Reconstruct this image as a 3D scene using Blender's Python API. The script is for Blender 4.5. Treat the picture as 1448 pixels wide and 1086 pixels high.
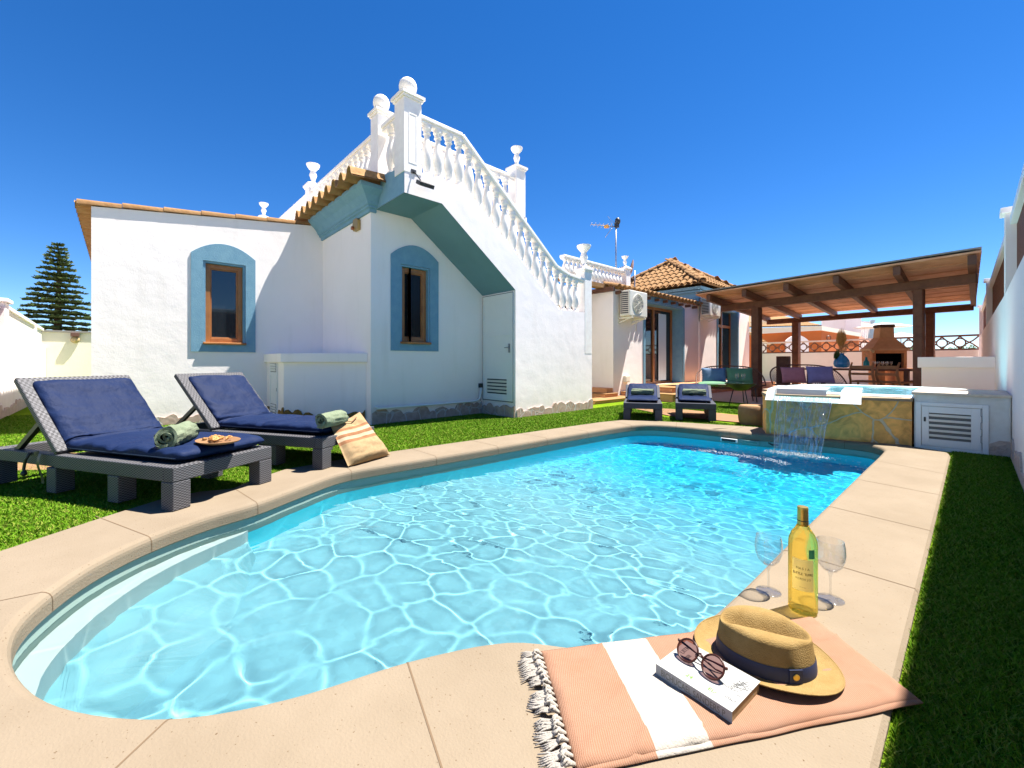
import bpy, bmesh, math, random
import numpy as np
from mathutils import Vector, Matrix, noise
random.seed(7)
R = math.radians
sc = bpy.context.scene
for _o in list(bpy.data.objects):
    bpy.data.objects.remove(_o)
COL = sc.collection

# ------------------------------------------------------------------ camera
CAMH = .85
cd = bpy.data.cameras.new('camera'); cam = bpy.data.objects.new('camera', cd); COL.objects.link(cam)
sc.camera = cam
cam.location = (0, 0, CAMH); cam.rotation_euler = (R(90), 0, R(47.31))
cd.sensor_width = 36; cd.lens = 36*600.5/1448; cd.shift_y = -31/1448
cd.clip_start = .02; cd.clip_end = 3000

# ------------------------------------------------------------------ world, sun, exposure
SUN = Vector((.165, .38, 1.0)).normalized()
elev = math.asin(SUN.z); azi = math.atan2(SUN.x, SUN.y)
wd = bpy.data.worlds.new('World'); sc.world = wd; wd.use_nodes = True
nt = wd.node_tree; bg = nt.nodes['Background']
sky = nt.nodes.new('ShaderNodeTexSky'); sky.sky_type = 'NISHITA'; sky.sun_disc = False
sky.sun_elevation = elev; sky.sun_rotation = azi
sky.air_density = .75; sky.dust_density = .0; sky.ozone_density = 5.0; sky.altitude = 0
hsv = nt.nodes.new('ShaderNodeHueSaturation'); hsv.inputs['Saturation'].default_value = 1.28; hsv.inputs['Hue'].default_value = .506; hsv.inputs['Value'].default_value = .88
nt.links.new(sky.outputs[0], hsv.inputs['Color']); nt.links.new(hsv.outputs[0], bg.inputs[0])
bg.inputs[1].default_value = .075
sl = bpy.data.lights.new('sun', 'SUN'); so = bpy.data.objects.new('sun', sl); COL.objects.link(so)
sl.energy = 5; sl.angle = R(.53); sl.color = (1, .95, .87)
so.rotation_euler = SUN.to_track_quat('Z', 'Y').to_euler()
sl.cycles.is_caustics_light = True
vs = sc.view_settings; vs.view_transform = 'Standard'; vs.look = 'None'; vs.gamma = 1; vs.exposure = 1.62
try: vs.use_curve_mapping = False
except Exception: pass
cy = sc.cycles
cy.use_denoising = True; cy.caustics_refractive = True; cy.caustics_reflective = False
cy.max_bounces = 12; cy.transmission_bounces = 10; cy.transparent_max_bounces = 24; cy.diffuse_bounces = 7
cy.sample_clamp_indirect = 12

# ------------------------------------------------------------------ materials
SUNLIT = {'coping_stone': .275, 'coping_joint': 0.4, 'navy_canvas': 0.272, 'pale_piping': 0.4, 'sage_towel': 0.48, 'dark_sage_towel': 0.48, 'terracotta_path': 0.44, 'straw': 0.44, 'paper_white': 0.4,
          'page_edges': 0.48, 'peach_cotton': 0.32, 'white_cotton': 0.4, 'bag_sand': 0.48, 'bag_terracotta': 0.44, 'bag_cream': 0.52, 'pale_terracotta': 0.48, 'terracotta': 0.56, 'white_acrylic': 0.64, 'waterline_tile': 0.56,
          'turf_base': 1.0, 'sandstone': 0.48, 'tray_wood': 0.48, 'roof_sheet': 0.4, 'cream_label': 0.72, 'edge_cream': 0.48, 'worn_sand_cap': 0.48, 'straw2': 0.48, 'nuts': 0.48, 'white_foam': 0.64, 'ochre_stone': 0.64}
def setin(n, k, v):
    if k in n.inputs: n.inputs[k].default_value = v
def M(name, col, rough=.6, spec=.4, metal=0, n=None, bump=None, col2=None, coat=0, spots=None, sss=0):
    """n=(scale,amount) mottling of colour; bump=(scale,strength); spots=(scale,threshold,colour)"""
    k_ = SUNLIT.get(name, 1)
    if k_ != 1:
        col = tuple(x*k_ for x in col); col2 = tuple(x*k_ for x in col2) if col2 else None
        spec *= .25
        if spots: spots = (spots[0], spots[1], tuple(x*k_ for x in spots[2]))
    m = bpy.data.materials.new(name); m.use_nodes = True
    t = m.node_tree; p = t.nodes['Principled BSDF']
    c4 = tuple(col)+(1,)
    p.inputs['Base Color'].default_value = c4
    p.inputs['Roughness'].default_value = rough; p.inputs['Metallic'].default_value = metal
    setin(p, 'Specular IOR Level', spec); setin(p, 'Coat Weight', coat)
    tc = t.nodes.new('ShaderNodeTexCoord')
    last = None
    if n:
        nz = t.nodes.new('ShaderNodeTexNoise'); nz.inputs['Scale'].default_value = n[0]; nz.inputs['Detail'].default_value = 5
        nz.inputs['Roughness'].default_value = .65
        t.links.new(tc.outputs['Object'], nz.inputs['Vector'])
        mx = t.nodes.new('ShaderNodeMix'); mx.data_type = 'RGBA'
        mr = t.nodes.new('ShaderNodeMapRange'); mr.inputs[1].default_value = .3; mr.inputs[2].default_value = .7
        t.links.new(nz.outputs[0], mr.inputs[0]); t.links.new(mr.outputs[0], mx.inputs[0])
        c2 = col2 if col2 else tuple(x*(1-n[1]) for x in col)
        mx.inputs[6].default_value = c4; mx.inputs[7].default_value = tuple(c2)+(1,)
        last = mx.outputs[2]
    if spots:
        vo = t.nodes.new('ShaderNodeTexNoise'); vo.inputs['Scale'].default_value = spots[0]; vo.inputs['Detail'].default_value = 2
        t.links.new(tc.outputs['Object'], vo.inputs['Vector'])
        mr = t.nodes.new('ShaderNodeMapRange'); mr.inputs[1].default_value = spots[1]; mr.inputs[2].default_value = spots[1]+.04
        t.links.new(vo.outputs[0], mr.inputs[0])
        mx = t.nodes.new('ShaderNodeMix'); mx.data_type = 'RGBA'
        t.links.new(mr.outputs[0], mx.inputs[0])
        if last: t.links.new(last, mx.inputs[6])
        else: mx.inputs[6].default_value = c4
        mx.inputs[7].default_value = tuple(spots[2])+(1,)
        last = mx.outputs[2]
    if last: t.links.new(last, p.inputs['Base Color'])
    if bump:
        nb = t.nodes.new('ShaderNodeTexNoise'); nb.inputs['Scale'].default_value = bump[0]; nb.inputs['Detail'].default_value = 4
        t.links.new(tc.outputs['Object'], nb.inputs['Vector'])
        b = t.nodes.new('ShaderNodeBump'); b.inputs['Strength'].default_value = bump[1]
        b.inputs['Distance'].default_value = bump[2] if len(bump) > 2 else .01
        t.links.new(nb.outputs[0], b.inputs['Height']); t.links.new(b.outputs[0], p.inputs['Normal'])
    return m

def nodes(m): return m.node_tree, m.node_tree.nodes['Principled BSDF']

WHITE = M('white_render', (.93, .86, .83), .9, .08, n=(1.2, .05), bump=(4, .2, .03), col2=(.89, .825, .79))
def add_fine(m, sc_=60, st=.35):
    t, p = nodes(m)
    nb = t.nodes.new('ShaderNodeTexNoise'); nb.inputs['Scale'].default_value = sc_; nb.inputs['Detail'].default_value = 5
    tc = t.nodes.new('ShaderNodeTexCoord'); t.links.new(tc.outputs['Object'], nb.inputs['Vector'])
    b = t.nodes.new('ShaderNodeBump'); b.inputs['Strength'].default_value = st; b.inputs['Distance'].default_value = .004
    old = p.inputs['Normal'].links[0].from_socket if p.inputs['Normal'].links else None
    t.links.new(nb.outputs[0], b.inputs['Height'])
    if old: t.links.new(old, b.inputs['Normal'])
    t.links.new(b.outputs[0], p.inputs['Normal'])
add_fine(WHITE, 70, .3)
def grime(m):
    t, p = nodes(m); src = p.inputs['Base Color'].links[0].from_socket
    tc = t.nodes.new('ShaderNodeTexCoord'); mp = t.nodes.new('ShaderNodeMapping'); mp.inputs['Scale'].default_value = (1, 1, .12)
    nz = t.nodes.new('ShaderNodeTexNoise'); nz.inputs['Scale'].default_value = 7; nz.inputs['Detail'].default_value = 6
    t.links.new(tc.outputs['Object'], mp.inputs[0]); t.links.new(mp.outputs[0], nz.inputs[0])
    mr = t.nodes.new('ShaderNodeMapRange'); mr.inputs[1].default_value = .56; mr.inputs[2].default_value = .78; mr.inputs[4].default_value = .22
    t.links.new(nz.outputs[0], mr.inputs[0])
    sx = t.nodes.new('ShaderNodeSeparateXYZ'); t.links.new(tc.outputs['Object'], sx.inputs[0])
    n2 = t.nodes.new('ShaderNodeTexNoise'); n2.inputs['Scale'].default_value = 5; n2.inputs['Detail'].default_value = 8; t.links.new(tc.outputs['Object'], n2.inputs[0])
    zz = t.nodes.new('ShaderNodeMapRange'); zz.inputs[1].default_value = .05; zz.inputs[2].default_value = .42; zz.inputs[3].default_value = .9; zz.inputs[4].default_value = 0
    t.links.new(sx.outputs[2], zz.inputs[0]); ml = t.nodes.new('ShaderNodeMath'); ml.operation = 'MULTIPLY'; t.links.new(zz.outputs[0], ml.inputs[0]); t.links.new(n2.outputs[0], ml.inputs[1])
    ad = t.nodes.new('ShaderNodeMath'); ad.operation = 'ADD'; ad.use_clamp = True; t.links.new(ml.outputs[0], ad.inputs[0]); t.links.new(mr.outputs[0], ad.inputs[1])
    mx = t.nodes.new('ShaderNodeMix'); mx.data_type = 'RGBA'; mx.inputs[7].default_value = (.66, .60, .52, 1)
    t.links.new(ad.outputs[0], mx.inputs[0]); t.links.new(src, mx.inputs[6]); t.links.new(mx.outputs[2], p.inputs['Base Color'])
grime(WHITE)
WHITE2 = M('white_moulding', (.87, .85, .80), .6, .3, n=(9, .1), bump=(40, .15, .004), col2=(.78, .74, .69))
CREAM = M('cream_render', (.78, .72, .60), .85, .2, n=(2, .08), bump=(30, .3, .006))
BEIGEW = M('beige_wall', (.70, .62, .58), .85, .2, n=(2, .08), bump=(30, .3, .006))
BLUE = M('blue_paint', (.15, .30, .41), .75, .15, n=(9, .12), bump=(60, .5, .006), col2=(.195, .355, .455))
TEAL = M('teal_paint', (.13, .255, .32), .7, .25, n=(3, .08), bump=(60, .2, .004))
STONE = M('plinth_stone', (.42, .31, .25), .85, .3, n=(9, .4), bump=(25, .9, .02), col2=(.56, .47, .40))
STONEO = M('ochre_stone', (.42, .24, .05), .7, .4, n=(6, .4), bump=(14, 1, .04), col2=(.26, .15, .05))
TERRA = M('terracotta', (.55, .27, .10), .8, .3, n=(8, .4), bump=(30, .6, .01), col2=(.66, .42, .20))
TERRAL = M('pale_terracotta', (.70, .42, .20), .8, .3, n=(5, .3), bump=(30, .6, .01), col2=(.52, .27, .11))
STEP = M('step_tile', (.50, .22, .09), .5, .4, n=(5, .3), bump=(20, .2, .005), col2=(.60, .30, .14))
COPE = M('coping_stone', (.80, .64, .46), .8, .3, n=(2.2, .12), bump=(150, .45, .004), col2=(.68, .535, .375), spots=(120, .69, (.36, .23, .13)))
JOINT = M('coping_joint', (.36, .25, .16), .9, .1)
WOODW = M('window_wood', (.42, .17, .045), .42, .5, n=(7, .35), bump=(40, .2, .004), col2=(.30, .11, .03))
WOODD = M('dark_beam_wood', (.17, .07, .034), .6, .4, n=(8, .45), bump=(30, .5, .008), col2=(.09, .036, .02))
WOODC = M('ceiling_boards', (.74, .40, .23), .65, .2, n=(3, .4), bump=(25, .3, .006), col2=(.50, .24, .13))
WOODF = M('fence_wood', (.20, .075, .035), .7, .3, n=(12, .4), bump=(40, .6, .01), col2=(.12, .045, .025))
DARK = M('dark_void', (.012, .012, .014), .9, .1)
BLACK = M('black_plastic', (.02, .02, .022), .45, .5)
METALG = M('grey_metal', (.35, .35, .36), .4, .5, metal=.7)
METALW = M('white_enamel', (.78, .78, .76), .4, .5, n=(4, .04))
ACW = M('aged_white_plastic', (.74, .70, .60), .5, .4, n=(5, .08))
LEAF = M('pine_needles', (.04, .085, .025), .6, .3, n=(2.5, .5), col2=(.09, .12, .03))
LEAF2 = M('leafy_green', (.06, .14, .03), .5, .4, n=(2.5, .5), col2=(.12, .2, .05))
BARK = M('bark', (.12, .08, .05), .9, .1, n=(8, .3))
NAVY = M('navy_canvas', (.024, .052, .18), .62, .35, n=(2.2, .25), bump=(9, .6, .03), col2=(.034, .070, .22))
PIPING = M('pale_piping', (.30, .36, .50), .7, .2)
TOWELG = M('sage_towel', (.30, .37, .24), .95, .05, n=(20, .25), bump=(300, .9, .004), col2=(.40, .47, .32))
TOWELD = M('dark_sage_towel', (.13, .19, .13), .95, .05, n=(20, .3), bump=(300, .9, .004))
WHITEC = M('white_cotton', (.88, .80, .70), .95, .05, n=(30, .12), bump=(220, .8, .003))
ACRYL = M('white_acrylic', (.80, .84, .86), .18, .5)
GRASSB = M('turf_base', (.11, .19, .010), .95, .0, n=(1.3, .35), bump=(90, 1, .02), col2=(.16, .25, .014))
PATH = M('terracotta_path', (.62, .35, .19), .8, .3, n=(4, .2), bump=(60, .4, .004))
ORANGE = M('orange_render', (.52, .14, .035), .85, .2, n=(1.2, .15))
STRAW = M('straw', (.50, .32, .115), .8, .2, n=(25, .3), bump=(330, .9, .003), col2=(.62, .42, .17))
GOLD = M('gold_foil', (.62, .42, .10), .32, .5, metal=.85, n=(40, .2))
PAPER = M('paper_white', (.80, .80, .78), .6, .3)
PAGES = M('page_edges', (.74, .50, .26), .9, .1, n=(40, .25))
TXT = M('grey_print', (.07, .07, .07), .7, .2)
TXTG = M('green_print', (.10, .22, .02), .7, .2)
RATTAN = M('brown_rattan', (.11, .045, .03), .6, .4)

def weave(name, a, b, s=90):
    m = M(name, a, .5, .12); t, p = nodes(m)
    tc = t.nodes.new('ShaderNodeTexCoord'); ck = t.nodes.new('ShaderNodeTexChecker'); ck.inputs['Scale'].default_value = s*1.5
    mp = t.nodes.new('ShaderNodeMapping'); mp.inputs['Location'].default_value = (.0031, .0027, .0023); mp.inputs['Scale'].default_value = (.55, .55, 1)
    nz = t.nodes.new('ShaderNodeTexNoise'); nz.inputs['Scale'].default_value = 30
    t.links.new(tc.outputs['Object'], mp.inputs[0]); t.links.new(mp.outputs[0], ck.inputs[0]); t.links.new(tc.outputs['Object'], nz.inputs[0])
    ck.inputs[1].default_value = tuple(a)+(1,); ck.inputs[2].default_value = tuple(b)+(1,)
    t.links.new(ck.outputs[0], p.inputs['Base Color'])
    bp = t.nodes.new('ShaderNodeBump'); bp.inputs['Strength'].default_value = .8; bp.inputs['Distance'].default_value = .004
    t.links.new(ck.outputs[1], bp.inputs['Height']); t.links.new(bp.outputs[0], p.inputs['Normal'])
    return m
WEAVE = weave('grey_wicker', (.045, .044, .047), (.135, .132, .14))
FARGREY = M('grey_resin', (.055, .058, .072), .6, .15)

def crazy_stone(name, c1, c2, grout, s, gw):
    m = M(name, c1, .75, .35); t, p = nodes(m)
    tc = t.nodes.new('ShaderNodeTexCoord')
    nz = t.nodes.new('ShaderNodeTexNoise'); nz.inputs['Scale'].default_value = 3; nz.inputs['Detail'].default_value = 3
    ad = t.nodes.new('ShaderNodeMix'); ad.data_type = 'VECTOR'; ad.inputs[0].default_value = .12
    t.links.new(tc.outputs['Object'], nz.inputs[0]); t.links.new(tc.outputs['Object'], ad.inputs[4]); t.links.new(nz.outputs[1], ad.inputs[5])
    vo = t.nodes.new('ShaderNodeTexVoronoi'); vo.feature = 'DISTANCE_TO_EDGE'; vo.inputs['Scale'].default_value = s
    vc = t.nodes.new('ShaderNodeTexVoronoi'); vc.inputs['Scale'].default_value = s
    for v in (vo, vc): t.links.new(ad.outputs[1], v.inputs['Vector'])
    n2 = t.nodes.new('ShaderNodeTexNoise'); n2.inputs['Scale'].default_value = 9; n2.inputs['Detail'].default_value = 8; n2.inputs['Distortion'].default_value = 1.2
    t.links.new(tc.outputs['Object'], n2.inputs[0])
    mr = t.nodes.new('ShaderNodeMapRange'); mr.inputs[1].default_value = .35; mr.inputs[2].default_value = .68
    t.links.new(n2.outputs[0], mr.inputs[0])
    mx = t.nodes.new('ShaderNodeMix'); mx.data_type = 'RGBA'; mx.inputs[6].default_value = tuple(c1)+(1,); mx.inputs[7].default_value = tuple(c2)+(1,)
    t.links.new(mr.outputs[0], mx.inputs[0])
    me = t.nodes.new('ShaderNodeMapRange'); me.inputs[1].default_value = gw*.7; me.inputs[2].default_value = gw
    t.links.new(vo.outputs['Distance'], me.inputs[0])
    m2 = t.nodes.new('ShaderNodeMix'); m2.data_type = 'RGBA'; m2.inputs[6].default_value = tuple(grout)+(1,)
    t.links.new(me.outputs[0], m2.inputs[0]); t.links.new(mx.outputs[2], m2.inputs[7])
    t.links.new(m2.outputs[2], p.inputs['Base Color'])
    a = t.nodes.new('ShaderNodeMath'); a.operation = 'MULTIPLY_ADD'; a.inputs[1].default_value = .5
    t.links.new(n2.outputs[0], a.inputs[0]); t.links.new(me.outputs[0], a.inputs[2])
    b = t.nodes.new('ShaderNodeBump'); b.inputs['Strength'].default_value = .8; b.inputs['Distance'].default_value = .012
    t.links.new(a.outputs[0], b.inputs['Height']); t.links.new(b.outputs[0], p.inputs['Normal'])
    return m
JSTONE = crazy_stone('ochre_crazy_stone', (.95, .49, .13), (.56, .29, .08), (.58, .48, .32), 3.0, .02)
PLINTH = crazy_stone('pinkish_plinth_stone', (.47, .36, .29), (.36, .25, .19), (.50, .46, .42), 5, .03)

# thin glass: mostly clear, reflects at grazing angles
def thin(name, tint, rough=.0, refl=1.0, fmin=.04):
    m = bpy.data.materials.new(name); m.use_nodes = True; t = m.node_tree; t.nodes.clear()
    o = t.nodes.new('ShaderNodeOutputMaterial'); mx = t.nodes.new('ShaderNodeMixShader')
    tr = t.nodes.new('ShaderNodeBsdfTransparent'); tr.inputs[0].default_value = tuple(tint)+(1,)
    gl = t.nodes.new('ShaderNodeBsdfGlossy'); gl.inputs['Roughness'].default_value = rough
    lw = t.nodes.new('ShaderNodeLayerWeight'); lw.inputs[0].default_value = .5
    ma = t.nodes.new('ShaderNodeMath'); ma.operation = 'MULTIPLY_ADD'; ma.inputs[1].default_value = refl; ma.inputs[2].default_value = fmin
    ma.use_clamp = True
    pw = t.nodes.new('ShaderNodeMath'); pw.operation = 'POWER'; pw.inputs[1].default_value = 3
    t.links.new(lw.outputs['Facing'], pw.inputs[0]); t.links.new(pw.outputs[0], ma.inputs[0]); t.links.new(ma.outputs[0], mx.inputs[0])
    t.links.new(tr.outputs[0], mx.inputs[1]); t.links.new(gl.outputs[0], mx.inputs[2]); t.links.new(mx.outputs[0], o.inputs[0])
    return m
GLASSW = M('dark_window_glass', (.012, .016, .02), .04, .9)
GLASSN = M('night_dark_glass', (.010, .009, .008), .25, .2)
WGLASS = thin('clear_thin_glass', (.96, .97, .98), 0, 1.0, .045)
SPAWATER = thin('spa_water', (.72, .96, .98), .03, .6, .03)
FALLW = thin('falling_water', (.93, .97, .96), .22, .3, .03)
def streak(m):
    t = m.node_tree; mx = [n for n in t.nodes if n.type == 'MIX_SHADER'][0]; src = mx.inputs[0].links[0].from_socket
    tc = t.nodes.new('ShaderNodeTexCoord'); mp = t.nodes.new('ShaderNodeMapping'); mp.inputs['Scale'].default_value = (1, 1, .07)
    nz = t.nodes.new('ShaderNodeTexNoise'); nz.inputs['Scale'].default_value = 55; nz.inputs['Detail'].default_value = 4
    t.links.new(tc.outputs['Object'], mp.inputs[0]); t.links.new(mp.outputs[0], nz.inputs[0])
    mr = t.nodes.new('ShaderNodeMapRange'); mr.inputs[1].default_value = .42; mr.inputs[2].default_value = .76; mr.inputs[3].default_value = .04; mr.inputs[4].default_value = .55
    t.links.new(nz.outputs[0], mr.inputs[0]); ad = t.nodes.new('ShaderNodeMath'); ad.operation = 'ADD'; ad.use_clamp = True
    t.links.new(src, ad.inputs[0]); t.links.new(mr.outputs[0], ad.inputs[1]); t.links.new(ad.outputs[0], mx.inputs[0])
streak(FALLW)

def water_material():
    m = bpy.data.materials.new('pool_water'); m.use_nodes = True; t = m.node_tree; t.nodes.clear()
    o = t.nodes.new('ShaderNodeOutputMaterial'); g = t.nodes.new('ShaderNodeBsdfGlass')
    g.inputs['IOR'].default_value = 1.333; g.inputs['Roughness'].default_value = 0; g.inputs[0].default_value = (.95, .995, 1, 1)
    rf = t.nodes.new('ShaderNodeBsdfRefraction'); rf.inputs['IOR'].default_value = 1.333; rf.inputs['Roughness'].default_value = 0; rf.inputs[0].default_value = (.95, .995, 1, 1)
    mx = t.nodes.new('ShaderNodeMixShader'); mx.inputs[0].default_value = .35; t.links.new(rf.outputs[0], mx.inputs[1]); t.links.new(g.outputs[0], mx.inputs[2])
    t.links.new(mx.outputs[0], o.inputs[0]); return m
WATER = water_material()

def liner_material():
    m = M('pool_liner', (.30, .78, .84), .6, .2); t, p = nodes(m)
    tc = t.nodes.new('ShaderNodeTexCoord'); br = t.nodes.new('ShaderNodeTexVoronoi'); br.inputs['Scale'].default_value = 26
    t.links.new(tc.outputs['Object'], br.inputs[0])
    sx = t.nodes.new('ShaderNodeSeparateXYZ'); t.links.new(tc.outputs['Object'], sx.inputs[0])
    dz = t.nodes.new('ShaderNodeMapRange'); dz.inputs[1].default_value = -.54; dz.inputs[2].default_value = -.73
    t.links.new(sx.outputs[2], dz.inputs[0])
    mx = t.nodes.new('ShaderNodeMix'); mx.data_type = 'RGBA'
    mx.inputs[6].default_value = (.20, .48, .55, 1); mx.inputs[7].default_value = (.015, .50, .74, 1)   # mosaic painted bluer with depth, standing in for light absorbed by the water
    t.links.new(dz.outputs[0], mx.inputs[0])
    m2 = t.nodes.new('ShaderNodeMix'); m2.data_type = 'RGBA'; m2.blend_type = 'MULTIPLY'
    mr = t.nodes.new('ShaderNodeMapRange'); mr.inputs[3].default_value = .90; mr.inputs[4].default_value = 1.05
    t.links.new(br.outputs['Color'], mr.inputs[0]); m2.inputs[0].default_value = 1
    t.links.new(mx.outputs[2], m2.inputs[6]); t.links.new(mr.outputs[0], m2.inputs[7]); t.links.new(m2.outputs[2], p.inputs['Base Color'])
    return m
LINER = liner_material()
BAND = M('waterline_tile', (.40, .60, .56), .4, .4, n=(5, .15), col2=(.47, .60, .52))

# ------------------------------------------------------------------ mesh helpers
class MB:
    def __init__(s, T=None): s.v = []; s.f = []; s.m = []; s.T = T; s.mi = 0
    def add(s, pts, faces):
        b = len(s.v)
        for p in pts:
            p = Vector(p)
            s.v.append(s.T @ p if s.T else p)
        for f in faces: s.f.append([b+i for i in f]); s.m.append(s.mi)
        return s
    def box(s, x0, y0, z0, x1, y1, z1):
        return s.add([(x, y, z) for z in (z0, z1) for y in (y0, y1) for x in (x0, x1)],
                     [(0, 2, 3, 1), (4, 5, 7, 6), (0, 1, 5, 4), (2, 6, 7, 3), (0, 4, 6, 2), (1, 3, 7, 5)])
    def obox(s, c, X, Y, Z):
        c, X, Y, Z = map(Vector, (c, X, Y, Z))
        return s.add([c+a*X+b*Y+d*Z for d in (-1, 1) for b in (-1, 1) for a in (-1, 1)],
                     [(0, 2, 3, 1), (4, 5, 7, 6), (0, 1, 5, 4), (2, 6, 7, 3), (0, 4, 6, 2), (1, 3, 7, 5)])
    def bar(s, a, b, w, h, up=(0, 0, 1)):
        a, b = Vector(a), Vector(b); d = b-a; L = d.length; d.normalize()
        sd = d.cross(Vector(up)).normalized(); u = sd.cross(d)
        return s.obox((a+b)/2, d*L/2, sd*w/2, u*h/2)
    def poly(s, pts): return s.add(pts, [list(range(len(pts)))])
    def ext(s, pts, vec):
        n = len(pts); vec = Vector(vec); pts = [Vector(p) for p in pts]
        return s.add(pts+[p+vec for p in pts], [list(range(n)), list(range(2*n-1, n-1, -1))]+[(i, (i+1) % n, n+(i+1) % n, n+i) for i in range(n)])
    def lathe(s, prof, c=(0, 0, 0), n=16, ax=None, sx=1, sy=1):
        c = Vector(c)
        if ax is None: X, Y, Z = Vector((1, 0, 0)), Vector((0, 1, 0)), Vector((0, 0, 1))
        else:
            Z = Vector(ax).normalized(); X = Z.orthogonal().normalized(); Y = Z.cross(X)
        pts = []
        for r, z in prof:
            for i in range(n):
                a = 2*math.pi*i/n; pts.append(c+X*(r*math.cos(a)*sx)+Y*(r*math.sin(a)*sy)+Z*z)
        fs = []
        for k in range(len(prof)-1):
            for i in range(n):
                j = (i+1) % n; fs.append((k*n+i, k*n+j, (k+1)*n+j, (k+1)*n+i))
        fs.append(list(range(n-1, -1, -1))); fs.append([(len(prof)-1)*n+i for i in range(n)])
        return s.add(pts, fs)
    def tube(s, path, r, n=8, closed=False, rz=None):
        path = [Vector(p) for p in path]; m = len(path); rr = r if isinstance(r, (list, tuple)) else [r]*m
        pts = []; ref = None
        for k, p in enumerate(path):
            a = path[(k-1) % m] if (closed or k > 0) else p
            b = path[(k+1) % m] if (closed or k < m-1) else p
            d = (b-a).normalized()
            if ref is None: ref = d.orthogonal().normalized()
            ref = (ref-d*ref.dot(d)).normalized(); q = d.cross(ref)
            for i in range(n):
                t = 2*math.pi*i/n; pts.append(p+ref*(rr[k]*math.cos(t))+q*((rz or rr[k])*math.sin(t)))
        fs = []
        for k in range(m if closed else m-1):
            for i in range(n):
                j = (i+1) % n; k2 = (k+1) % m; fs.append((k*n+i, k*n+j, k2*n+j, k2*n+i))
        if not closed: fs.append(list(range(n-1, -1, -1))); fs.append([(m-1)*n+i for i in range(n)])
        return s.add(pts, fs)
    def grid(s, fn, nu, nv, wrapu=False):
        pts = [fn(i/(nu if wrapu else nu-1), j/(nv-1)) for j in range(nv) for i in range(nu)]
        fs = []
        for j in range(nv-1):
            for i in range(nu if wrapu else nu-1):
                i2 = (i+1) % nu; fs.append((j*nu+i, j*nu+i2, (j+1)*nu+i2, (j+1)*nu+i))
        return s.add(pts, fs)
    def sphere(s, c, r, n=16, sq=1):
        prof = [(max(.0005, r*math.sin(math.pi*k/(n//2))), -r*sq*math.cos(math.pi*k/(n//2))) for k in range(n//2+1)]
        return s.lathe(prof, c, n)

def O(name, mb, mat, parent=None, world=True, sm=None, bev=0, seg=2, recalc=True):
    me = bpy.data.meshes.new(name)
    me.from_pydata([tuple(v) for v in mb.v], [], mb.f)
    mats = mat if isinstance(mat, (list, tuple)) else [mat]
    for x in mats: me.materials.append(x)
    if len(mats) > 1: me.polygons.foreach_set('material_index', mb.m)
    if recalc:
        b = bmesh.new(); b.from_mesh(me); bmesh.ops.recalc_face_normals(b, faces=b.faces); b.to_mesh(me); b.free()
    if sm is not None:
        me.polygons.foreach_set('use_smooth', [True]*len(me.polygons))
        if sm > 0:
            try: me.set_sharp_from_angle(angle=R(sm))
            except Exception: pass
    me.update()
    o = bpy.data.objects.new(name, me); COL.objects.link(o)
    if parent is not None:
        o.parent = parent
        if world and parent.type == 'EMPTY': o.location = -parent.location
    if bev:
        md = o.modifiers.new('bevel', 'BEVEL'); md.width = bev; md.segments = seg; md.limit_method = 'ANGLE'; md.angle_limit = R(40)
        md.harden_normals = False
    return o
def tag(o, label, cat, group=None, kind=None):
    if label: o['label'] = label
    if cat: o['category'] = cat
    if group: o['group'] = group
    if kind: o['kind'] = kind
    return o
def thing(name, label, cat, loc=(0, 0, 0), rz=0, group=None):
    e = bpy.data.objects.new(name, None); COL.objects.link(e); e.location = loc; e.rotation_euler = (0, 0, rz); e.empty_display_size = .1
    return tag(e, label, cat, group)
def struct(name, mb, mat, kind='structure', **k):
    o = O(name, mb, mat, **k); o['kind'] = kind; return o
def copytree(root, loc, rz=None, label=None, group=None):
    c = root.copy(); COL.objects.link(c); c.location = loc
    if rz is not None: c.rotation_euler = (0, 0, rz)
    if label: c['label'] = label
    if group: c['group'] = group
    def rec(src, dst):
        for ch in list(src.children):
            d = ch.copy(); COL.objects.link(d); d.parent = dst; d.matrix_parent_inverse = ch.matrix_parent_inverse.copy(); rec(ch, d)
    rec(root, c); return c
def text(name, s, size, mat, loc, rot, parent, ext=.0006, align='CENTER', sx=1, sp=1):
    cu = bpy.data.curves.new(name, 'FONT'); cu.body = s; cu.size = size; cu.extrude = ext; cu.align_x = align; cu.align_y = 'CENTER'
    cu.space_character = sp
    cu.materials.append(mat); o = bpy.data.objects.new(name, cu); COL.objects.link(o)
    o.matrix_world = Matrix.Translation(loc) @ rot.to_4x4() @ Matrix.Diagonal((sx, 1, 1, 1))
    if parent:
        o.parent = parent
        if parent.type == 'EMPTY': o.matrix_parent_inverse = Matrix.Translation(parent.location).inverted()
    return to_mesh(o)
def to_mesh(o):
    dg = bpy.context.evaluated_depsgraph_get(); me = bpy.data.meshes.new_from_object(o.evaluated_get(dg)); 
    n = bpy.data.objects.new(o.name, me); COL.objects.link(n); n.parent = o.parent; n.matrix_parent_inverse = o.matrix_parent_inverse.copy(); n.matrix_basis = o.matrix_basis.copy()
    nm = o.name; bpy.data.objects.remove(o); n.name = nm; return n
def fbm(x, y, z=0, o=3):
    a = 1; s = 0
    for i in range(o): s += a*noise.noise(Vector((x, y, z+i*7.3))); x *= 2; y *= 2; z *= 2; a *= .5
    return s

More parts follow.
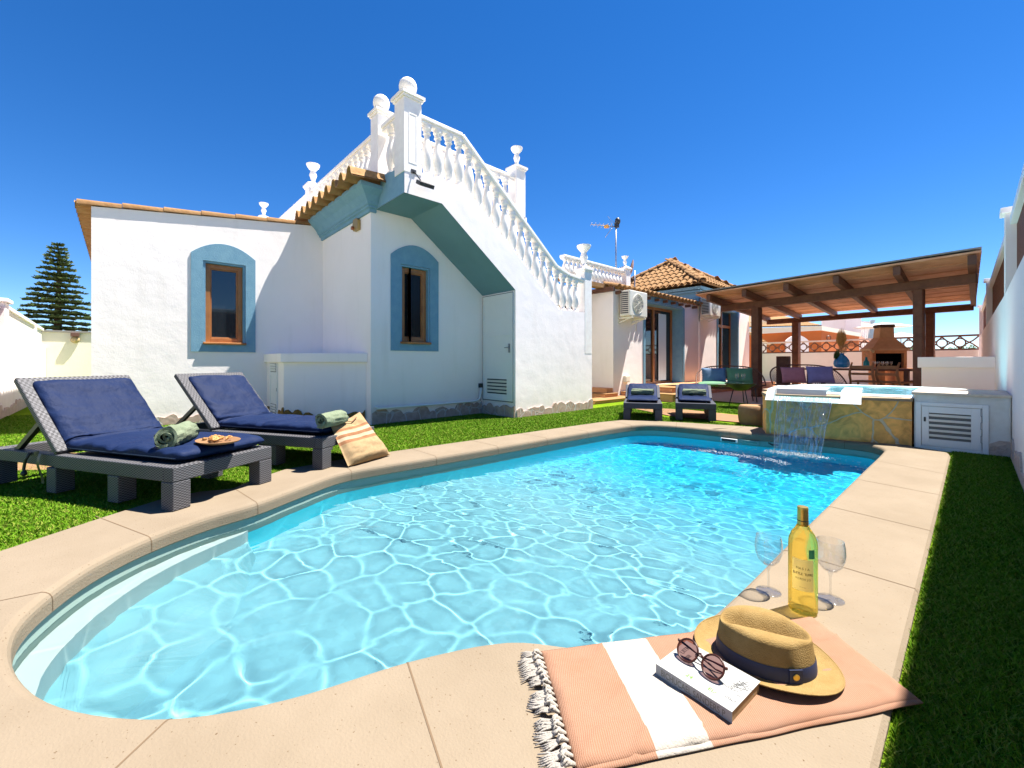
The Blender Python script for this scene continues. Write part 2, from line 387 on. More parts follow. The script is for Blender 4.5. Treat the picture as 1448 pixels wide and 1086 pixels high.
# ------------------------------------------------------------------ pool outline
def catmull(P, k=8, closed=True):
    out = []; n = len(P)
    for i in range(n):
        p0, p1, p2, p3 = (Vector(P[(i+d) % n]) for d in (-1, 0, 1, 2))
        for j in range(k):
            t = j/k
            out.append(.5*((2*p1)+(p2-p0)*t+(2*p0-5*p1+4*p2-p3)*t*t+(3*p1-p0-3*p2+p3)*t**3))
    return out
POOL = [(-.60, 1.50), (-.595, 2.4), (-.59, 3.4), (-.585, 4.4), (-.58, 5.2), (-.60, 5.52), (-.74, 5.70), (-.95, 5.72), (-1.20, 5.68), (-1.68, 5.56), (-2.29, 5.49),
        (-2.75, 5.42), (-3.02, 5.26), (-3.14, 4.95), (-3.19, 4.24), (-3.22, 3.5), (-3.24, 2.8), (-3.27, 2.1), (-3.30, 1.6), (-3.29, 1.25), (-3.13, .93),
        (-2.95, .62), (-2.86, .35), (-2.71, .10), (-2.52, -.08), (-2.28, -.20), (-2.06, -.245), (-1.80, -.21), (-1.54, -.10), (-1.32, .09),
        (-1.19, .32), (-1.10, .62), (-.97, .88), (-.78, 1.04), (-.66, 1.22)]
LOOP = catmull([(x, y) for x, y in POOL], 8)
def resample(L, n):
    L = L+[L[0]]; d = [0]
    for a, b in zip(L, L[1:]): d.append(d[-1]+(b-a).length)
    out = []; j = 0
    for i in range(n):
        s = d[-1]*i/n
        while d[j+1] < s: j += 1
        t = (s-d[j])/(d[j+1]-d[j]); out.append(L[j].lerp(L[j+1], t))
    return out
LOOP = resample(LOOP, 300)
def offset(L, o):  # outward positive (loop runs counter-clockwise)
    n = len(L); out = []
    for i in range(n):
        t = (L[(i+1) % n]-L[i-1]).normalized(); out.append(L[i]+Vector((t.y, -t.x))*o)
    return out
area = sum(a.x*b.y-b.x*a.y for a, b in zip(LOOP, LOOP[1:]+LOOP[:1]))
if area < 0: LOOP.reverse()
LA = np.array([[p.x, p.y] for p in LOOP])
def inside(x, y, L=LA):
    x = np.asarray(x); y = np.asarray(y); r = np.zeros(x.shape, bool); n = len(L)
    for i in range(n):
        x1, y1 = L[i-1]; x2, y2 = L[i]
        c = ((y1 > y) != (y2 > y)) & (x < (x2-x1)*(y-y1)/(y2-y1+1e-12)+x1); r ^= c
    return r
OUT = [(-.135, -.9), (-.135, 2), (-.135, 5.55), (-.15, 5.70), (-.22, 5.79), (-.42, 5.86), (-.42, 6.6), (-1.5, 6.6), (-1.85, 6.13), (-2.0, 6.10), (-2.71, 5.86), (-3.25, 5.62), (-3.50, 5.40), (-3.58, 5.0),
       (-3.64, 4.0), (-3.68, 3.12), (-3.75, 1.95), (-3.75, 1.35), (-3.70, .95), (-3.60, .80), (-3.46, .62), (-3.38, .56), (-3.45, .38), (-3.42, .18), (-3.25, -.06), (-2.96, -.42), (-2.6, -.7), (-2.1, -.9)]
OUTV = [Vector(p) for p in OUT]
OA = np.array(OUT)

def ring(mb, L1, z1, L2, z2):
    n = len(L1); b = len(mb.v)
    for p in L1: mb.v.append(Vector((p.x, p.y, z1)))
    for p in L2: mb.v.append(Vector((p.x, p.y, z2)))
    for i in range(n):
        j = (i+1) % n; mb.f.append([b+i, b+j, b+n+j, b+n+i]); mb.m.append(mb.mi)

# coping
def fill2(inner, outer, z):
    bm = bmesh.new(); es = []
    for L in (inner, outer):
        vs_ = [bm.verts.new((p.x, p.y, z)) for p in L]
        for i in range(len(vs_)): es.append(bm.edges.new((vs_[i-1], vs_[i])))
    bmesh.ops.triangle_fill(bm, edges=es, use_beauty=True)
    v = [x.co.copy() for x in bm.verts]; bm.verts.index_update(); f = [[x.index for x in q.verts] for q in bm.faces]; bm.free()
    return v, f
mb = MB()
OUTR = offset(OUTV, -.012)
v_, f_ = fill2(offset(LOOP, .03), OUTR, 0); mb.add(v_, f_)
prof = [(.03, 0), (.019, -.003), (.009, -.010), (.002, -.022), (0, -.035), (0, -.078), (.006, -.084), (.03, -.086)]
for (a, za), (b, zb) in zip(prof, prof[1:]): ring(mb, offset(LOOP, a), za, offset(LOOP, b), zb)
ring(mb, OUTR, 0, OUTV, -.012); ring(mb, OUTV, -.012, OUTV, -.2)
cop = struct('pool_coping', mb, COPE, sm=30)
tag(cop, 'beige stone coping around the swimming pool', 'pool coping')
# joints across the coping
mb = MB()
def joint(a, b, w=.0022):
    a = Vector(a); b = Vector(b); d = (b-a).normalized(); s_ = Vector((-d.y, d.x))*w
    mb.poly([(a.x+s_.x, a.y+s_.y, .0012), (b.x+s_.x, b.y+s_.y, .0012), (b.x-s_.x, b.y-s_.y, .0012), (a.x-s_.x, a.y-s_.y, .0012)])
    # run down the inner face
    k = min(range(len(LOOP)), key=lambda i: (LOOP[i]-a).length); t = (LOOP[(k+1) % 300]-LOOP[k-1]).normalized(); nn = Vector((t.y, -t.x))
    p = LOOP[k]
    pr = [(.03, .0012), (.019, -.0018), (.0085, -.009), (.001, -.021), (-.0012, -.035), (-.0012, -.078)]
    for (o1, z1), (o2, z2) in zip(pr, pr[1:]):
        q1 = p+nn*o1; q2 = p+nn*o2
        mb.poly([(q1.x+t.x*w, q1.y+t.y*w, z1), (q2.x+t.x*w, q2.y+t.y*w, z2), (q2.x-t.x*w, q2.y-t.y*w, z2), (q1.x-t.x*w, q1.y-t.y*w, z1)])
def nearest_on(L, q): return min(L, key=lambda p: (p-q).length)
JP = [((-.59, 2.19), (-.135, 2.19)), ((-.585, 3.06), (-.135, 3.0)), ((-.58, 3.95), (-.135, 3.85)), ((-.58, 4.8), (-.135, 4.6)),
      ((-2.31, -.19), (-2.42, -.75)), ((-2.73, .125), (-3.28, -.1)), ((-2.95, .63), (-3.40, .56)), ((-3.30, 1.33), (-3.75, 1.38)), ((-3.27, 2.1), (-3.74, 2.1)), ((-3.24, 2.8), (-3.70, 2.8)),
      ((-3.22, 3.5), (-3.66, 3.5)), ((-3.19, 4.24), (-3.63, 4.24)), ((-3.1, 5.08), (-3.54, 5.2)), ((-2.7, 5.43), (-2.85, 5.8)), ((-2.0, 5.52), (-2.05, 6.08)), ((-1.10, .62), (-.45, .40)), ((-1.32, .09), (-.9, -.35)), ((-.79, 1.03), (-.50, .60)),
      ((-.95, 5.72), (-.95, 5.76)), ((-1.45, 5.62), (-1.45, 5.66))]
for a, b in JP:
    k = nearest_on(LOOP, Vector(a)); i = LOOP.index(k); t = (LOOP[(i+1) % 300]-LOOP[i-1]).normalized(); joint(k+Vector((t.y, -t.x))*.03, b)
    # keep the face strip on the loop itself
jo = struct('coping_joint', mb, JOINT, recalc=False); tag(jo, 'dark joints between the beige coping stones', 'paving joint')

# pool basin: walls, floor, steps
mb = MB()
W0 = offset(LOOP, .014)
ring(mb, W0, -.06, W0, -1.9)
bas = struct('pool_wall_lining', mb, [BAND], sm=40, recalc=False)
mb = MB()
W1 = offset(LOOP, .0115)
ring(mb, W1, -.235, W1, -1.9)
struct('pool_wall', mb, M('pool_wall_liner', (.10, .80, .93), .6, .1), sm=40, recalc=False)  # wall colour lightened past the floor liner, making up for the shade here
def depth(x, y):
    t = min(1, max(0, (y-1.6)/3.0)); t = t*t*(3-2*t)
    return -(.50+.24*t)
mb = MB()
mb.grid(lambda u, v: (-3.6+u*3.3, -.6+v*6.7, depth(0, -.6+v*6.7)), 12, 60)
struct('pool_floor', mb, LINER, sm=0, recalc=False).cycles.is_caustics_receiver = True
# rounded entry step in the roman end
cen = Vector((-1.9, .62))
i0 = min(range(300), key=lambda i: (LOOP[i]-Vector((-2.93, .58))).length); i1 = min(range(300), key=lambda i: (LOOP[i]-Vector((-1.72, -.18))).length)
idx = []; i = i0
while True:
    idx.append(i)
    if i == i1: break
    i = (i+1) % 300
def steps(wid, z, name, mat, ramp=0):
    m_ = MB(); n = len(idx); inn = []; out = []; inn2 = []
    off = [p for p in offset(LOOP, .013)]
    for k, i in enumerate(idx):
        t = k/(n-1); w = wid*math.sin(math.pi*min(1, max(0, t)))**.55+.0
        tt = (LOOP[(i+1) % 300]-LOOP[i-1]).normalized(); nn = Vector((-tt.y, tt.x))
        out.append(off[i]); inn.append(off[i]+nn*w); inn2.append(off[i]+nn*(w+ramp*math.sin(math.pi*t)**.5))
    for k in range(n-1):
        a, b, c, d = out[k], out[k+1], inn[k+1], inn[k]
        m_.poly([(a.x, a.y, z), (b.x, b.y, z), (c.x, c.y, z), (d.x, d.y, z)])
        if not ramp: m_.poly([(d.x, d.y, z), (c.x, c.y, z), (c.x, c.y, z-.03), (d.x, d.y, z-.03)])
        if ramp:
            e_, g_ = inn2[k], inn2[k+1]
            m_.poly([(d.x, d.y, z), (c.x, c.y, z), (g_.x, g_.y, -.502), (e_.x, e_.y, -.502)]); continue
        m_.poly([(d.x, d.y, z-.03), (c.x, c.y, z-.03), (c.x, c.y, -1), (d.x, d.y, -1)])
    o = struct(name, m_, mat, recalc=False); o.cycles.is_caustics_receiver = True
    return o
PALE = M('pale_liner', (.52, .62, .60), .6, .2)
PALE2 = M('pale_blue_liner', (.22, .50, .56), .6, .2)
steps(.10, -.20, 'pool_step', PALE); steps(.26, -.38, 'pool_step', PALE2, .30)

# water surface
def wave(x, y):
    far = min(1, max(0, (y-1.2)/3.2))
    f = 4.7+2.6*far
    wx_, wy_ = x+.055*noise.noise(Vector((x*5, y*5, 7))), y+.055*noise.noise(Vector((x*5, y*5, 17)))
    d = noise.voronoi(Vector((wx_*f, wy_*f, .5+.25*noise.noise(Vector((x*2, y*2, 3))))))[0]
    k = 64/f; q = [math.exp(-k*(di-d[0])) for di in d]; sm_ = sum(q); ent = 0
    for qi in q:
        pi_ = qi/sm_
        if pi_ > 1e-9: ent -= pi_*math.log(pi_)
    amp = .0019*(.55+.9*max(0, .5+noise.noise(Vector((x*1.7, y*1.7, 9)))))*(1-.45*far)
    h = amp*ent
    h += .005*noise.noise(Vector((x*2.4, y*2.4, 1.3)))+.0016*noise.noise(Vector((x*7, y*7, 4.1)))
    h += far*.0016*noise.noise(Vector((x*8, y*12, 8.2)))
    dx, dy = x+1.25, y-5.35; r = math.hypot(dx, dy)
    h += .0016*math.exp(-r*1.2)*math.sin(r*24)+.006*math.exp(-r*r*9)*noise.noise(Vector((x*18, y*18, 3)))
    return h
def make_water():
    st = .0085; xs = np.arange(-3.36, -.52, st); ys = np.arange(-.32, 5.8, st)
    X, Y = np.meshgrid(xs, ys); ins = inside(X, Y, np.array([[p.x, p.y] for p in offset(LOOP, .0105)]))
    keep = ins.copy(); # keep cells touching the inside
    idm = -np.ones(X.shape, int); verts = []; faces = []
    need = np.zeros(X.shape, bool)
    cell = ins[:-1, :-1] | ins[1:, :-1] | ins[:-1, 1:] | ins[1:, 1:]
    for (a, b) in ((0, 0), (0, 1), (1, 0), (1, 1)):
        need[a:a+cell.shape[0], b:b+cell.shape[1]] |= cell
    for j, i in zip(*np.nonzero(need)):
        idm[j, i] = len(verts); x, y = float(X[j, i]), float(Y[j, i]); verts.append((x, y, -.135+wave(x, y)))
    for j, i in zip(*np.nonzero(cell)):
        faces.append((idm[j, i], idm[j, i+1], idm[j+1, i+1], idm[j+1, i]))
    m_ = MB(); m_.v = [Vector(v) for v in verts]; m_.f = faces; m_.m = [0]*len(faces)
    o = struct('pool_water', m_, WATER, sm=0, recalc=False); o.cycles.is_caustics_caster = True
    tag(o, 'clear turquoise water filling the swimming pool', 'water')
    return o
make_water()
for o in bpy.data.objects:
    if o.name.startswith(('pool_wall', 'pool_floor', 'pool_step')): o.cycles.is_caustics_receiver = True

# skimmer and inlet fittings on the far wall of the pool
t = thing('pool_skimmer', 'white pool skimmer opening in far pool wall left of the waterfall', 'pool skimmer', (-2.02, 5.50, -.09))
m_ = MB(); m_.box(-2.12, 5.475, -.128, -1.93, 5.50, -.088); O('frame', m_, METALW, t, bev=.003)
m_ = MB(); m_.box(-2.105, 5.469, -.124, -1.945, 5.4745, -.094); O('opening', m_, BLACK, t)
t = thing('pool_inlet', 'rectangular pool fitting frame right of the skimmer mouth', 'pool fitting', (-1.80, 5.53, -.09))
m_ = MB(); m_.box(-1.89, 5.512, -.128, -1.70, 5.53, -.086); O('frame', m_, BAND, t, bev=.003)
m_ = MB(); m_.box(-1.875, 5.508, -.112, -1.715, 5.5115, -.096); O('slot', m_, M('slot', (.10, .25, .22)), t)
m_ = MB(); m_.tube([(-1.60, 5.53, -.088), (-1.56, 5.50, -.10), (-1.50, 5.52, -.095)], .01, 6)
tag(O('pool_nozzle', m_, BLACK, sm=0), 'small black nozzle on pool wall beside the waterfall splash', 'nozzle')

# ------------------------------------------------------------------ ground and lawn
mb = MB(); mb.poly([(-1500, -1500, -.045), (1500, -1500, -.045), (1500, 1500, -.045), (-1500, 1500, -.045)])
# cut a hole for the pool: build as ring of quads instead
mb = MB()
v_, f_ = fill2(OUTV, [Vector(p) for p in ((.9, -4), (.9, 21), (-13, 21), (-17, -1.5), (-17, -4))], -.026); mb.add(v_, f_)
gr = struct('ground', mb, GRASSB); tag(gr, 'flat green lawn base around the pool', 'lawn')

mb = MB()
v_, f_ = fill2([Vector(p) for p in ((.9, -4), (.9, 21), (-13, 21), (-17, -1.5), (-17, -4))], [Vector(p) for p in ((1500, -1500), (1500, 1500), (-1500, 1500), (-1500, -1500))], -.03); mb.add(v_, f_)
tag(struct('ground_outside', mb, M('pale_earth', (.46, .38, .30), .95, .0, n=(.3, .2))), 'pale dry ground of the neighbourhood outside the garden walls', 'ground')
mb = MB(); mb.poly([(-5.7, 10.0, -.008), (.2, 9.0, -.008), (.13, 19.4, -.008), (-6.2, 21.0, -.008)])
tag(struct('patio_floor', mb, M('patio_tile', (.66, .46, .33), .6, .2, n=(3, .15), bump=(10, .2, .004))), 'warm tiled patio floor beneath the timber pergola', 'patio')

def make_grass(name, rects, dens, h, col, seed, excl=None, label=''):
    rng = np.random.default_rng(seed); P = []
    for (x0, y0, x1, y1, d) in rects:
        n = int((x1-x0)*(y1-y0)*d*dens); P.append(np.stack([rng.uniform(x0, x1, n), rng.uniform(y0, y1, n)], 1))
    P = np.concatenate(P); k = ~inside(P[:, 0], P[:, 1], OA*1.0)
    if excl is not None:
        for (x0, y0, x1, y1) in excl: k &= ~((P[:, 0] > x0) & (P[:, 0] < x1) & (P[:, 1] > y0) & (P[:, 1] < y1))
    P = P[k]; n = len(P)
    a = rng.uniform(0, 2*np.pi, n); hh = h*rng.uniform(.55, 1.25, n)
    dist = np.hypot(P[:, 0], P[:, 1]); w = .0009+.0005*dist
    ln = hh*rng.uniform(.35, 1.3, n); la = rng.uniform(0, 2*np.pi, n)
    dx, dy = np.cos(a)*w, np.sin(a)*w; lx, ly = np.cos(la)*ln, np.sin(la)*ln
    V = np.zeros((n, 5, 3)); z0 = -.0265
    V[:, 0] = np.stack([P[:, 0]-dx, P[:, 1]-dy, np.full(n, z0)], 1); V[:, 1] = np.stack([P[:, 0]+dx, P[:, 1]+dy, np.full(n, z0)], 1)
    V[:, 2] = np.stack([P[:, 0]+dx*.8+lx*.4, P[:, 1]+dy*.8+ly*.4, z0+hh*.6], 1); V[:, 3] = np.stack([P[:, 0]-dx*.8+lx*.4, P[:, 1]-dy*.8+ly*.4, z0+hh*.6], 1)
    V[:, 4] = np.stack([P[:, 0]+lx, P[:, 1]+ly, z0+hh], 1)
    me = bpy.data.meshes.new(name); me.vertices.add(n*5); me.vertices.foreach_set('co', V.reshape(-1))
    b = (np.arange(n)*5)[:, None]
    loops = np.concatenate([b+np.array([[0, 1, 2, 3]]), b+np.array([[3, 2, 4]])], 1).reshape(-1)
    me.loops.add(n*7); me.loops.foreach_set('vertex_index', loops)
    me.polygons.add(n*2)
    st = np.stack([np.arange(n)*7, np.arange(n)*7+4], 1).reshape(-1); tot = np.tile([4, 3], n)
    me.polygons.foreach_set('loop_start', st); me.polygons.foreach_set('loop_total', tot)
    me.polygons.foreach_set('material_index', np.repeat(rng.integers(0, len(col), n), 2))
    for c in col: me.materials.append(c)
    me.update(calc_edges=True); me.validate()
    o = bpy.data.objects.new(name, me); COL.objects.link(o); tag(o, label, 'grass', kind='stuff'); return o
def gm(nm, c):
    m = M(nm, c, .7, .06); return m
GC = [gm('turf_a', (.070, .175, .006)), gm('turf_b', (.10, .225, .008)), gm('turf_c', (.135, .26, .012)), gm('turf_d', (.07, .15, .008)), gm('turf_e', (.21, .25, .04))]
make_grass('grass', [(-.13, .55, .26, 2.6, 15), (-.13, 2.6, .26, 6.0, 7)], 4200, .019, GC, 1, label='dense green artificial turf strip between coping and right wall')
make_grass('grass', [(-5.2, -1.4, -2.9, 1.6, 8), (-7.6, -1.35, -5.2, 2.4, 3.2), (-5.7, 1.6, -3.3, 5.2, 4.5), (-6.2, 5.2, -1.8, 10.0, 2.2), (-10.5, -1.35, -7.6, -.3, 2)], 3300, .017, GC, 2,
           excl=[(-6.6, 1.7, -5.6, 2.6), (-7.6, 2.5, -5.65, 5), (-5.65, 4.5, -4.83, 8), (-5.6, 8, -4.4, 12), (-3.55, 6.35, -2.0, 7.6)], label='bright green lawn between pool coping and house')
mb = MB(); mb.add([(-6, 5.9, -.031), (-3.2, 6.45, -.012), (-2.05, 6.55, -.012), (-2.0, 7.3, -.012), (-3.5, 7.55, -.012), (-4.6, 7.2, -.012)], [(1, 2, 3, 4, 5)])
pa = struct('path', mb, PATH); tag(pa, 'terracotta paving strip across the lawn behind the far loungers', 'path')
mb = MB(); mb.poly([(-5.6, -1.2, -.012), (-4.75, -.05, -.012), (-5.2, .35, -.012), (-6.3, -.9, -.012)])
pa = struct('path', mb, PATH); tag(pa, 'terracotta paving patch on the lawn beneath the rear of near lounger', 'path')

# ------------------------------------------------------------------ house
H = thing('house', 'white rendered villa with blue window surrounds and outside staircase', 'house', (-7, 3, 0))
XS, XB, XW, YC = -4.83, -5.65, -7.55, 2.55
def wallX(mb, X, y0, y1, zt, holes, z0=-.1, dep=.12):
    """front faces on plane x=X facing +X, top zt(y); rectangular holes (ya,yb,za,zb) with reveals going to -X"""
    ys = sorted({y0, y1, *[h[0] for h in holes], *[h[1] for h in holes]})
    for a, b in zip(ys, ys[1:]):
        hs = [h for h in holes if h[0] <= a+1e-6 and h[1] >= b-1e-6]
        z = z0
        for h in sorted(hs, key=lambda q: q[2]):
            mb.poly([(X, a, z), (X, b, z), (X, b, h[2]), (X, a, h[2])]); z = h[3]
        mb.poly([(X, a, z), (X, b, z), (X, b, zt(b)), (X, a, zt(a))])
    for (a, b, c, d) in holes:
        mb.poly([(X, a, c), (X-dep, a, c), (X-dep, a, d), (X, a, d)]); mb.poly([(X, b, c), (X, b, d), (X-dep, b, d), (X-dep, b, c)])
        mb.poly([(X, a, d), (X-dep, a, d), (X-dep, b, d), (X, b, d)]); mb.poly([(X, a, c), (X, b, c), (X-dep, b, c), (X-dep, a, c)])
# wing
mb = MB()
hw = (.88, 1.41, 1.12, 2.325)
zt = lambda y: 2.82+(y+.27)*(3.17-2.82)/2.82
wallX(mb, XW, -.27, YC, zt, [hw])
mb.poly([(XW, -.27, -.1), (XW, -.27, 2.82), (-12.5, -.27, 2.82), (-12.5, -.27, -.1)])
mb.poly([(-12.5, -.27, -.1), (-12.5, 8, -.1), (-12.5, 8, 3.2), (-12.5, -.27, 2.82)])
mb.poly([(XW, -.27, 2.819), (XW, YC, 3.168), (-12.5, YC, 3.168), (-12.5, -.27, 2.819)])
O('wall', mb, WHITE, H, recalc=False)
# main block: front and return walls
mb = MB()
hb = (2.995, 3.49, 1.13, 2.28)
def ztb(y): return 2.98 if y < 3.17 else 2.98-(y-3.17)*(2.98-1.975)/(4.53-3.17)
ys = [YC, 3.17, 4.55]
wallX(mb, XB, YC, 3.17, lambda y: 2.98, [(2.995, 3.17, 1.13, 2.28)])
wallX(mb, XB, 3.17, 3.49, ztb, [(3.17, 3.49, 1.13, 2.28)])
wallX(mb, XB, 3.49, 4.55, ztb, [])
O('wall', mb, WHITE, H, recalc=False)
mb = MB(); mb.poly([(XW-.5, YC, -.1), (XB, YC, -.1), (XB, YC, 3.2), (XW-.5, YC, 3.2)])
mb.poly([(-12.5, YC, 3.0), (XB, YC, 3.0), (XB, YC, 3.3), (-12.5, YC, 3.3)])
mb.poly([(-12.5, 2.60, 3.38), (XB+.1, 2.60, 3.38), (XB+.1, 5.28, 3.38), (-12.5, 5.28, 3.38)])
mb.poly([(XB-.03, 4.6, 3.38), (XB-.03, 5.28, 3.38), (XB-.03, 5.28, -.1), (XB-.03, 4.6, -.1)])
mb.poly([(XB-.03, 5.28, 1.7), (XB-.03, 6.6, 1.7), (XB-.03, 6.6, -.1), (XB-.03, 5.28, -.1)])
mb.poly([(-12.5, 2.60, 3.38), (XB+.1, 2.60, 3.38), (XB+.1, 2.60, 3.1), (-12.5, 2.60, 3.1)])
mb.poly([(-12.5, 5.28, 3.38), (XB, 5.28, 3.38), (XB, 5.28, -.1), (-12.5, 5.28, -.1)])
mb.box(-12.4, 5.3, -.1, -6.9, 8.5, 2.55)
O('wall', mb, WHITE, H, recalc=False)

def arch_window(par, X, y0, y1, z0, zs, ztop, hole, dark, name='window'):
    """blue surround proud of the wall with a segmental arch top and a recessed wooden casement"""
    a, b, c, d = hole; th = .018
    mb = MB(); n = 14
    arc = [(y0+(y1-y0)*k/n, zs+(ztop-zs)*(1-(2*k/n-1)**2)) for k in range(n+1)]
    # built from strips around the hole
    def slab(pts): mb.ext([(X, p[0], p[1]) for p in pts], (th, 0, 0))
    slab([(y0, z0), (y1, z0), (y1, c), (y0, c)])
    slab([(y0, c), (a, c), (a, d), (y0, d)]); slab([(b, c), (y1, c), (y1, d), (b, d)])
    slab([(y0, d), (y1, d)]+[p for p in reversed(arc)])
    S = O(name, mb, BLUE, par)
    S['label'] = 'blue arched surround holding a recessed wooden casement'
    mb = MB(); dep = .115; e = .002
    mb.box(X-dep, a+e, c+.002, X+.001, a+.03, d-.002); mb.box(X-dep, b-.03, c+.002, X+.001, b-e, d-.002); mb.box(X-dep, a+.03, d-.03, X+.001, b-.03, d-e)
    mb.box(X-dep, a+.03, c+.002, X-.06, b-.03, c+.02)
    O('reveal', mb, BLUE, S)
    mb = MB(); A, B, C_, D = a+.031, b-.031, c+.02, d-.031; fx0, fx1 = X-.105, X-.055; w = .062
    mb.box(fx0, A, C_, fx1, A+w, D); mb.box(fx0, B-w, C_, fx1, B, D); mb.box(fx0, A+w, D-w, fx1, B-w, D); mb.box(fx0, A+w, C_, fx1, B-w, C_+w)
    mb.box(fx0+.005, A+w, C_+w, fx1-.014, A+w+.018, D-w); mb.box(fx0+.005, B-w-.018, C_+w, fx1-.014, B-w, D-w)
    mb.box(fx0+.005, A+w+.018, D-w-.018, fx1-.014, B-w-.018, D-w); mb.box(fx0+.005, A+w+.018, C_+w, fx1-.014, B-w-.018, C_+w+.018)
    O('frame', mb, WOODW, S, bev=.004)
    mb = MB(); mb.box(fx0+.012, A+w+.018, C_+w+.018, fx0+.018, B-w-.018, D-w-.018); O('pane', mb, dark, S)
    mb = MB(); mb.box(X-.10, a-.005, c-.012, X+.055, b+.005, c+.021)
    for k in range(2): pass
    O('sill', mb, TERRAL if 0 else WOODW, S, bev=.008)
arch_window(H, XW, .74, 1.54, 1.0, 2.42, 2.60, hw, GLASSW)
arch_window(H, XB, 2.845, 3.64, 1.015, 2.40, 2.585, hb, GLASSN)

# stair mass with blue-green soffit
def sl(y): return 2.98 if y < 3.176 else 2.98-(y-3.176)*(2.98-1.975)/(4.53-3.176)
mb = MB()
outl = [(2.62, 2.98), (3.176, 2.98), (4.53, 1.975), (4.53, -.1), (6.49, -.1), (6.49, 1.76), (5.56, 1.76), (3.55, 3.30), (2.62, 3.30)]
mb.poly([(XS, y, z) for y, z in outl])
mb.poly([(XB+.0, 4.53, -.1), (XS, 4.53, -.1), (XS, 4.53, 1.975), (XB, 4.53, 1.975)])
mb.poly([(XS, 6.49, -.1), (XB-.3, 6.49, -.1), (XB-.3, 6.49, 1.76), (XS, 6.49, 1.76)])
mb.poly([(XS, 6.49, 1.76), (XB, 6.49, 1.76), (XB, 5.56, 1.76), (XS, 5.56, 1.76)])
mb.poly([(XS, 5.56, 1.76), (XB, 5.56, 1.76), (XB, 3.55, 3.30), (XS, 3.55, 3.30)])
mb.poly([(XS, 3.55, 3.30), (XB, 3.55, 3.30), (XB, 2.62, 3.30), (XS, 2.62, 3.30)])
O('staircase', mb, WHITE, H, recalc=False)
mb = MB()
mb.poly([(XS-.004, 2.625, 2.979), (XB, 2.625, 2.979), (XB, 3.176, 2.979), (XS-.004, 3.176, 2.979)])
mb.poly([(XS-.004, 3.176, 2.979), (XB, 3.176, 2.979), (XB, 4.53, 1.974), (XS-.004, 4.53, 1.974)])
O('stair_soffit', mb, TEAL, H, recalc=False)
mb = MB(); mb.poly([(XS-.002, 2.619, 2.978), (XB-.05, 2.619, 2.978), (XB-.05, 2.619, 3.42), (-5.2, 2.619, 3.36), (XS-.002, 2.619, 3.30)])
O('landing_edge', mb, BLUE, H, recalc=False)
# under-stair door
mb = MB(); yd = 4.515
mb.box(-5.62, yd, .22, -4.865, 4.529, 1.955)
Dd = O('door', mb, METALW, H, bev=.002); Dd['label'] = 'narrow white metal door under the stairs'
mb = MB()
for (x0, z0, x1, z1) in ((-5.61, .23, -5.57, 1.94), (-4.93, .23, -4.875, 1.94), (-5.57, 1.88, -4.93, 1.94), (-5.57, 1.27, -4.93, 1.30), (-5.57, .23, -4.93, .29)):
    mb.box(x0, yd-.008, z0, x1, yd-.0005, z1)
O('door_frame', mb, METALW, Dd, bev=.002)
mb = MB()
for (x0, z0, x1, z1) in ((-5.625, .215, -5.612, 1.955), (-4.874, .215, -4.866, 1.955), (-5.612, 1.943, -4.874, 1.953), (-5.612, .215, -4.874, .228)): mb.box(x0, yd-.0035, z0, x1, yd-.001, z1)
O('door_gap', mb, M('gap_shadow', (.16, .17, .17), .8), Dd)
mb = MB()
for k in range(4): mb.box(-5.50, yd-.012, .36+.055*k, -5.02, yd-.001, .36+.055*k+.03)
mb.box(-5.52, yd-.004, .345, -5.50, yd-.001, .57)
O('vent', mb, M('vent_beige', (.66, .64, .56), .5), Dd)
mb = MB()
for k in range(5): mb.box(-5.50, yd-.003, .335+.055*k, -5.02, yd-.0015, .355+.055*k)
O('vent_gap', mb, BLACK, Dd)
mb = MB(); mb.box(-4.965, yd-.02, 1.0, -4.935, yd-.001, 1.14); mb.tube([(-4.95, yd-.02, 1.08), (-4.95, yd-.04, 1.08), (-5.03, yd-.04, 1.08)], .007, 8)
O('handle', mb, METALG, Dd, sm=40)
# cornice over the return wall (stepped profile, mitred round the corner)
CP = [(0, 2.925), (.028, 2.925), (.034, 2.965), (.060, 2.98), (.060, 3.0), (.080, 3.012), (.095, 3.05), (.15, 3.12), (.20, 3.16), (.235, 3.19), (.235, 3.24), (0, 3.26)]
mb = MB(); n = len(CP)
rings = []
for (X, sgn) in ((XW, 0), (XB, 1)):
    rings.append([(X+sgn*o*.95, YC-o, z) for o, z in CP])
rings.append([(XB+o*.95, 2.62, z) for o, z in CP])
for r0, r1 in zip(rings, rings[1:]):
    for k in range(n-1): mb.poly([r0[k], r1[k], r1[k+1], r0[k+1]])
O('cornice', mb, BLUE, H, recalc=False)
# wavy tile row on the cornice
mb = MB()
x0, x1 = XW-.22, XB+.33; nn = 9; N_ = 150
def tz(x): 
    ph = (x1-x)/(x1-x0)*nn
    q = math.sin(ph*2*math.pi-.9); return .070*math.copysign(abs(q)**.55, q)
for dz in (0,):
    top = lambda u, v: (x0+u*(x1-x0), YC-.40+v*.55, 3.285+.035*v*1.2+tz(x0+u*(x1-x0))+.014)
    bot = lambda u, v: (x0+u*(x1-x0), YC-.40+v*.55, 3.285+.035*v*1.2+tz(x0+u*(x1-x0))-.006)
    mb.grid(top, N_, 3); mb.grid(bot, N_, 3)
    mb.grid(lambda u, v: (x0+u*(x1-x0), YC-.40, 3.285+tz(x0+u*(x1-x0))-.006+.02*v), N_, 2)
O('eave_tiles', mb, TERRA, H, recalc=False, sm=50)
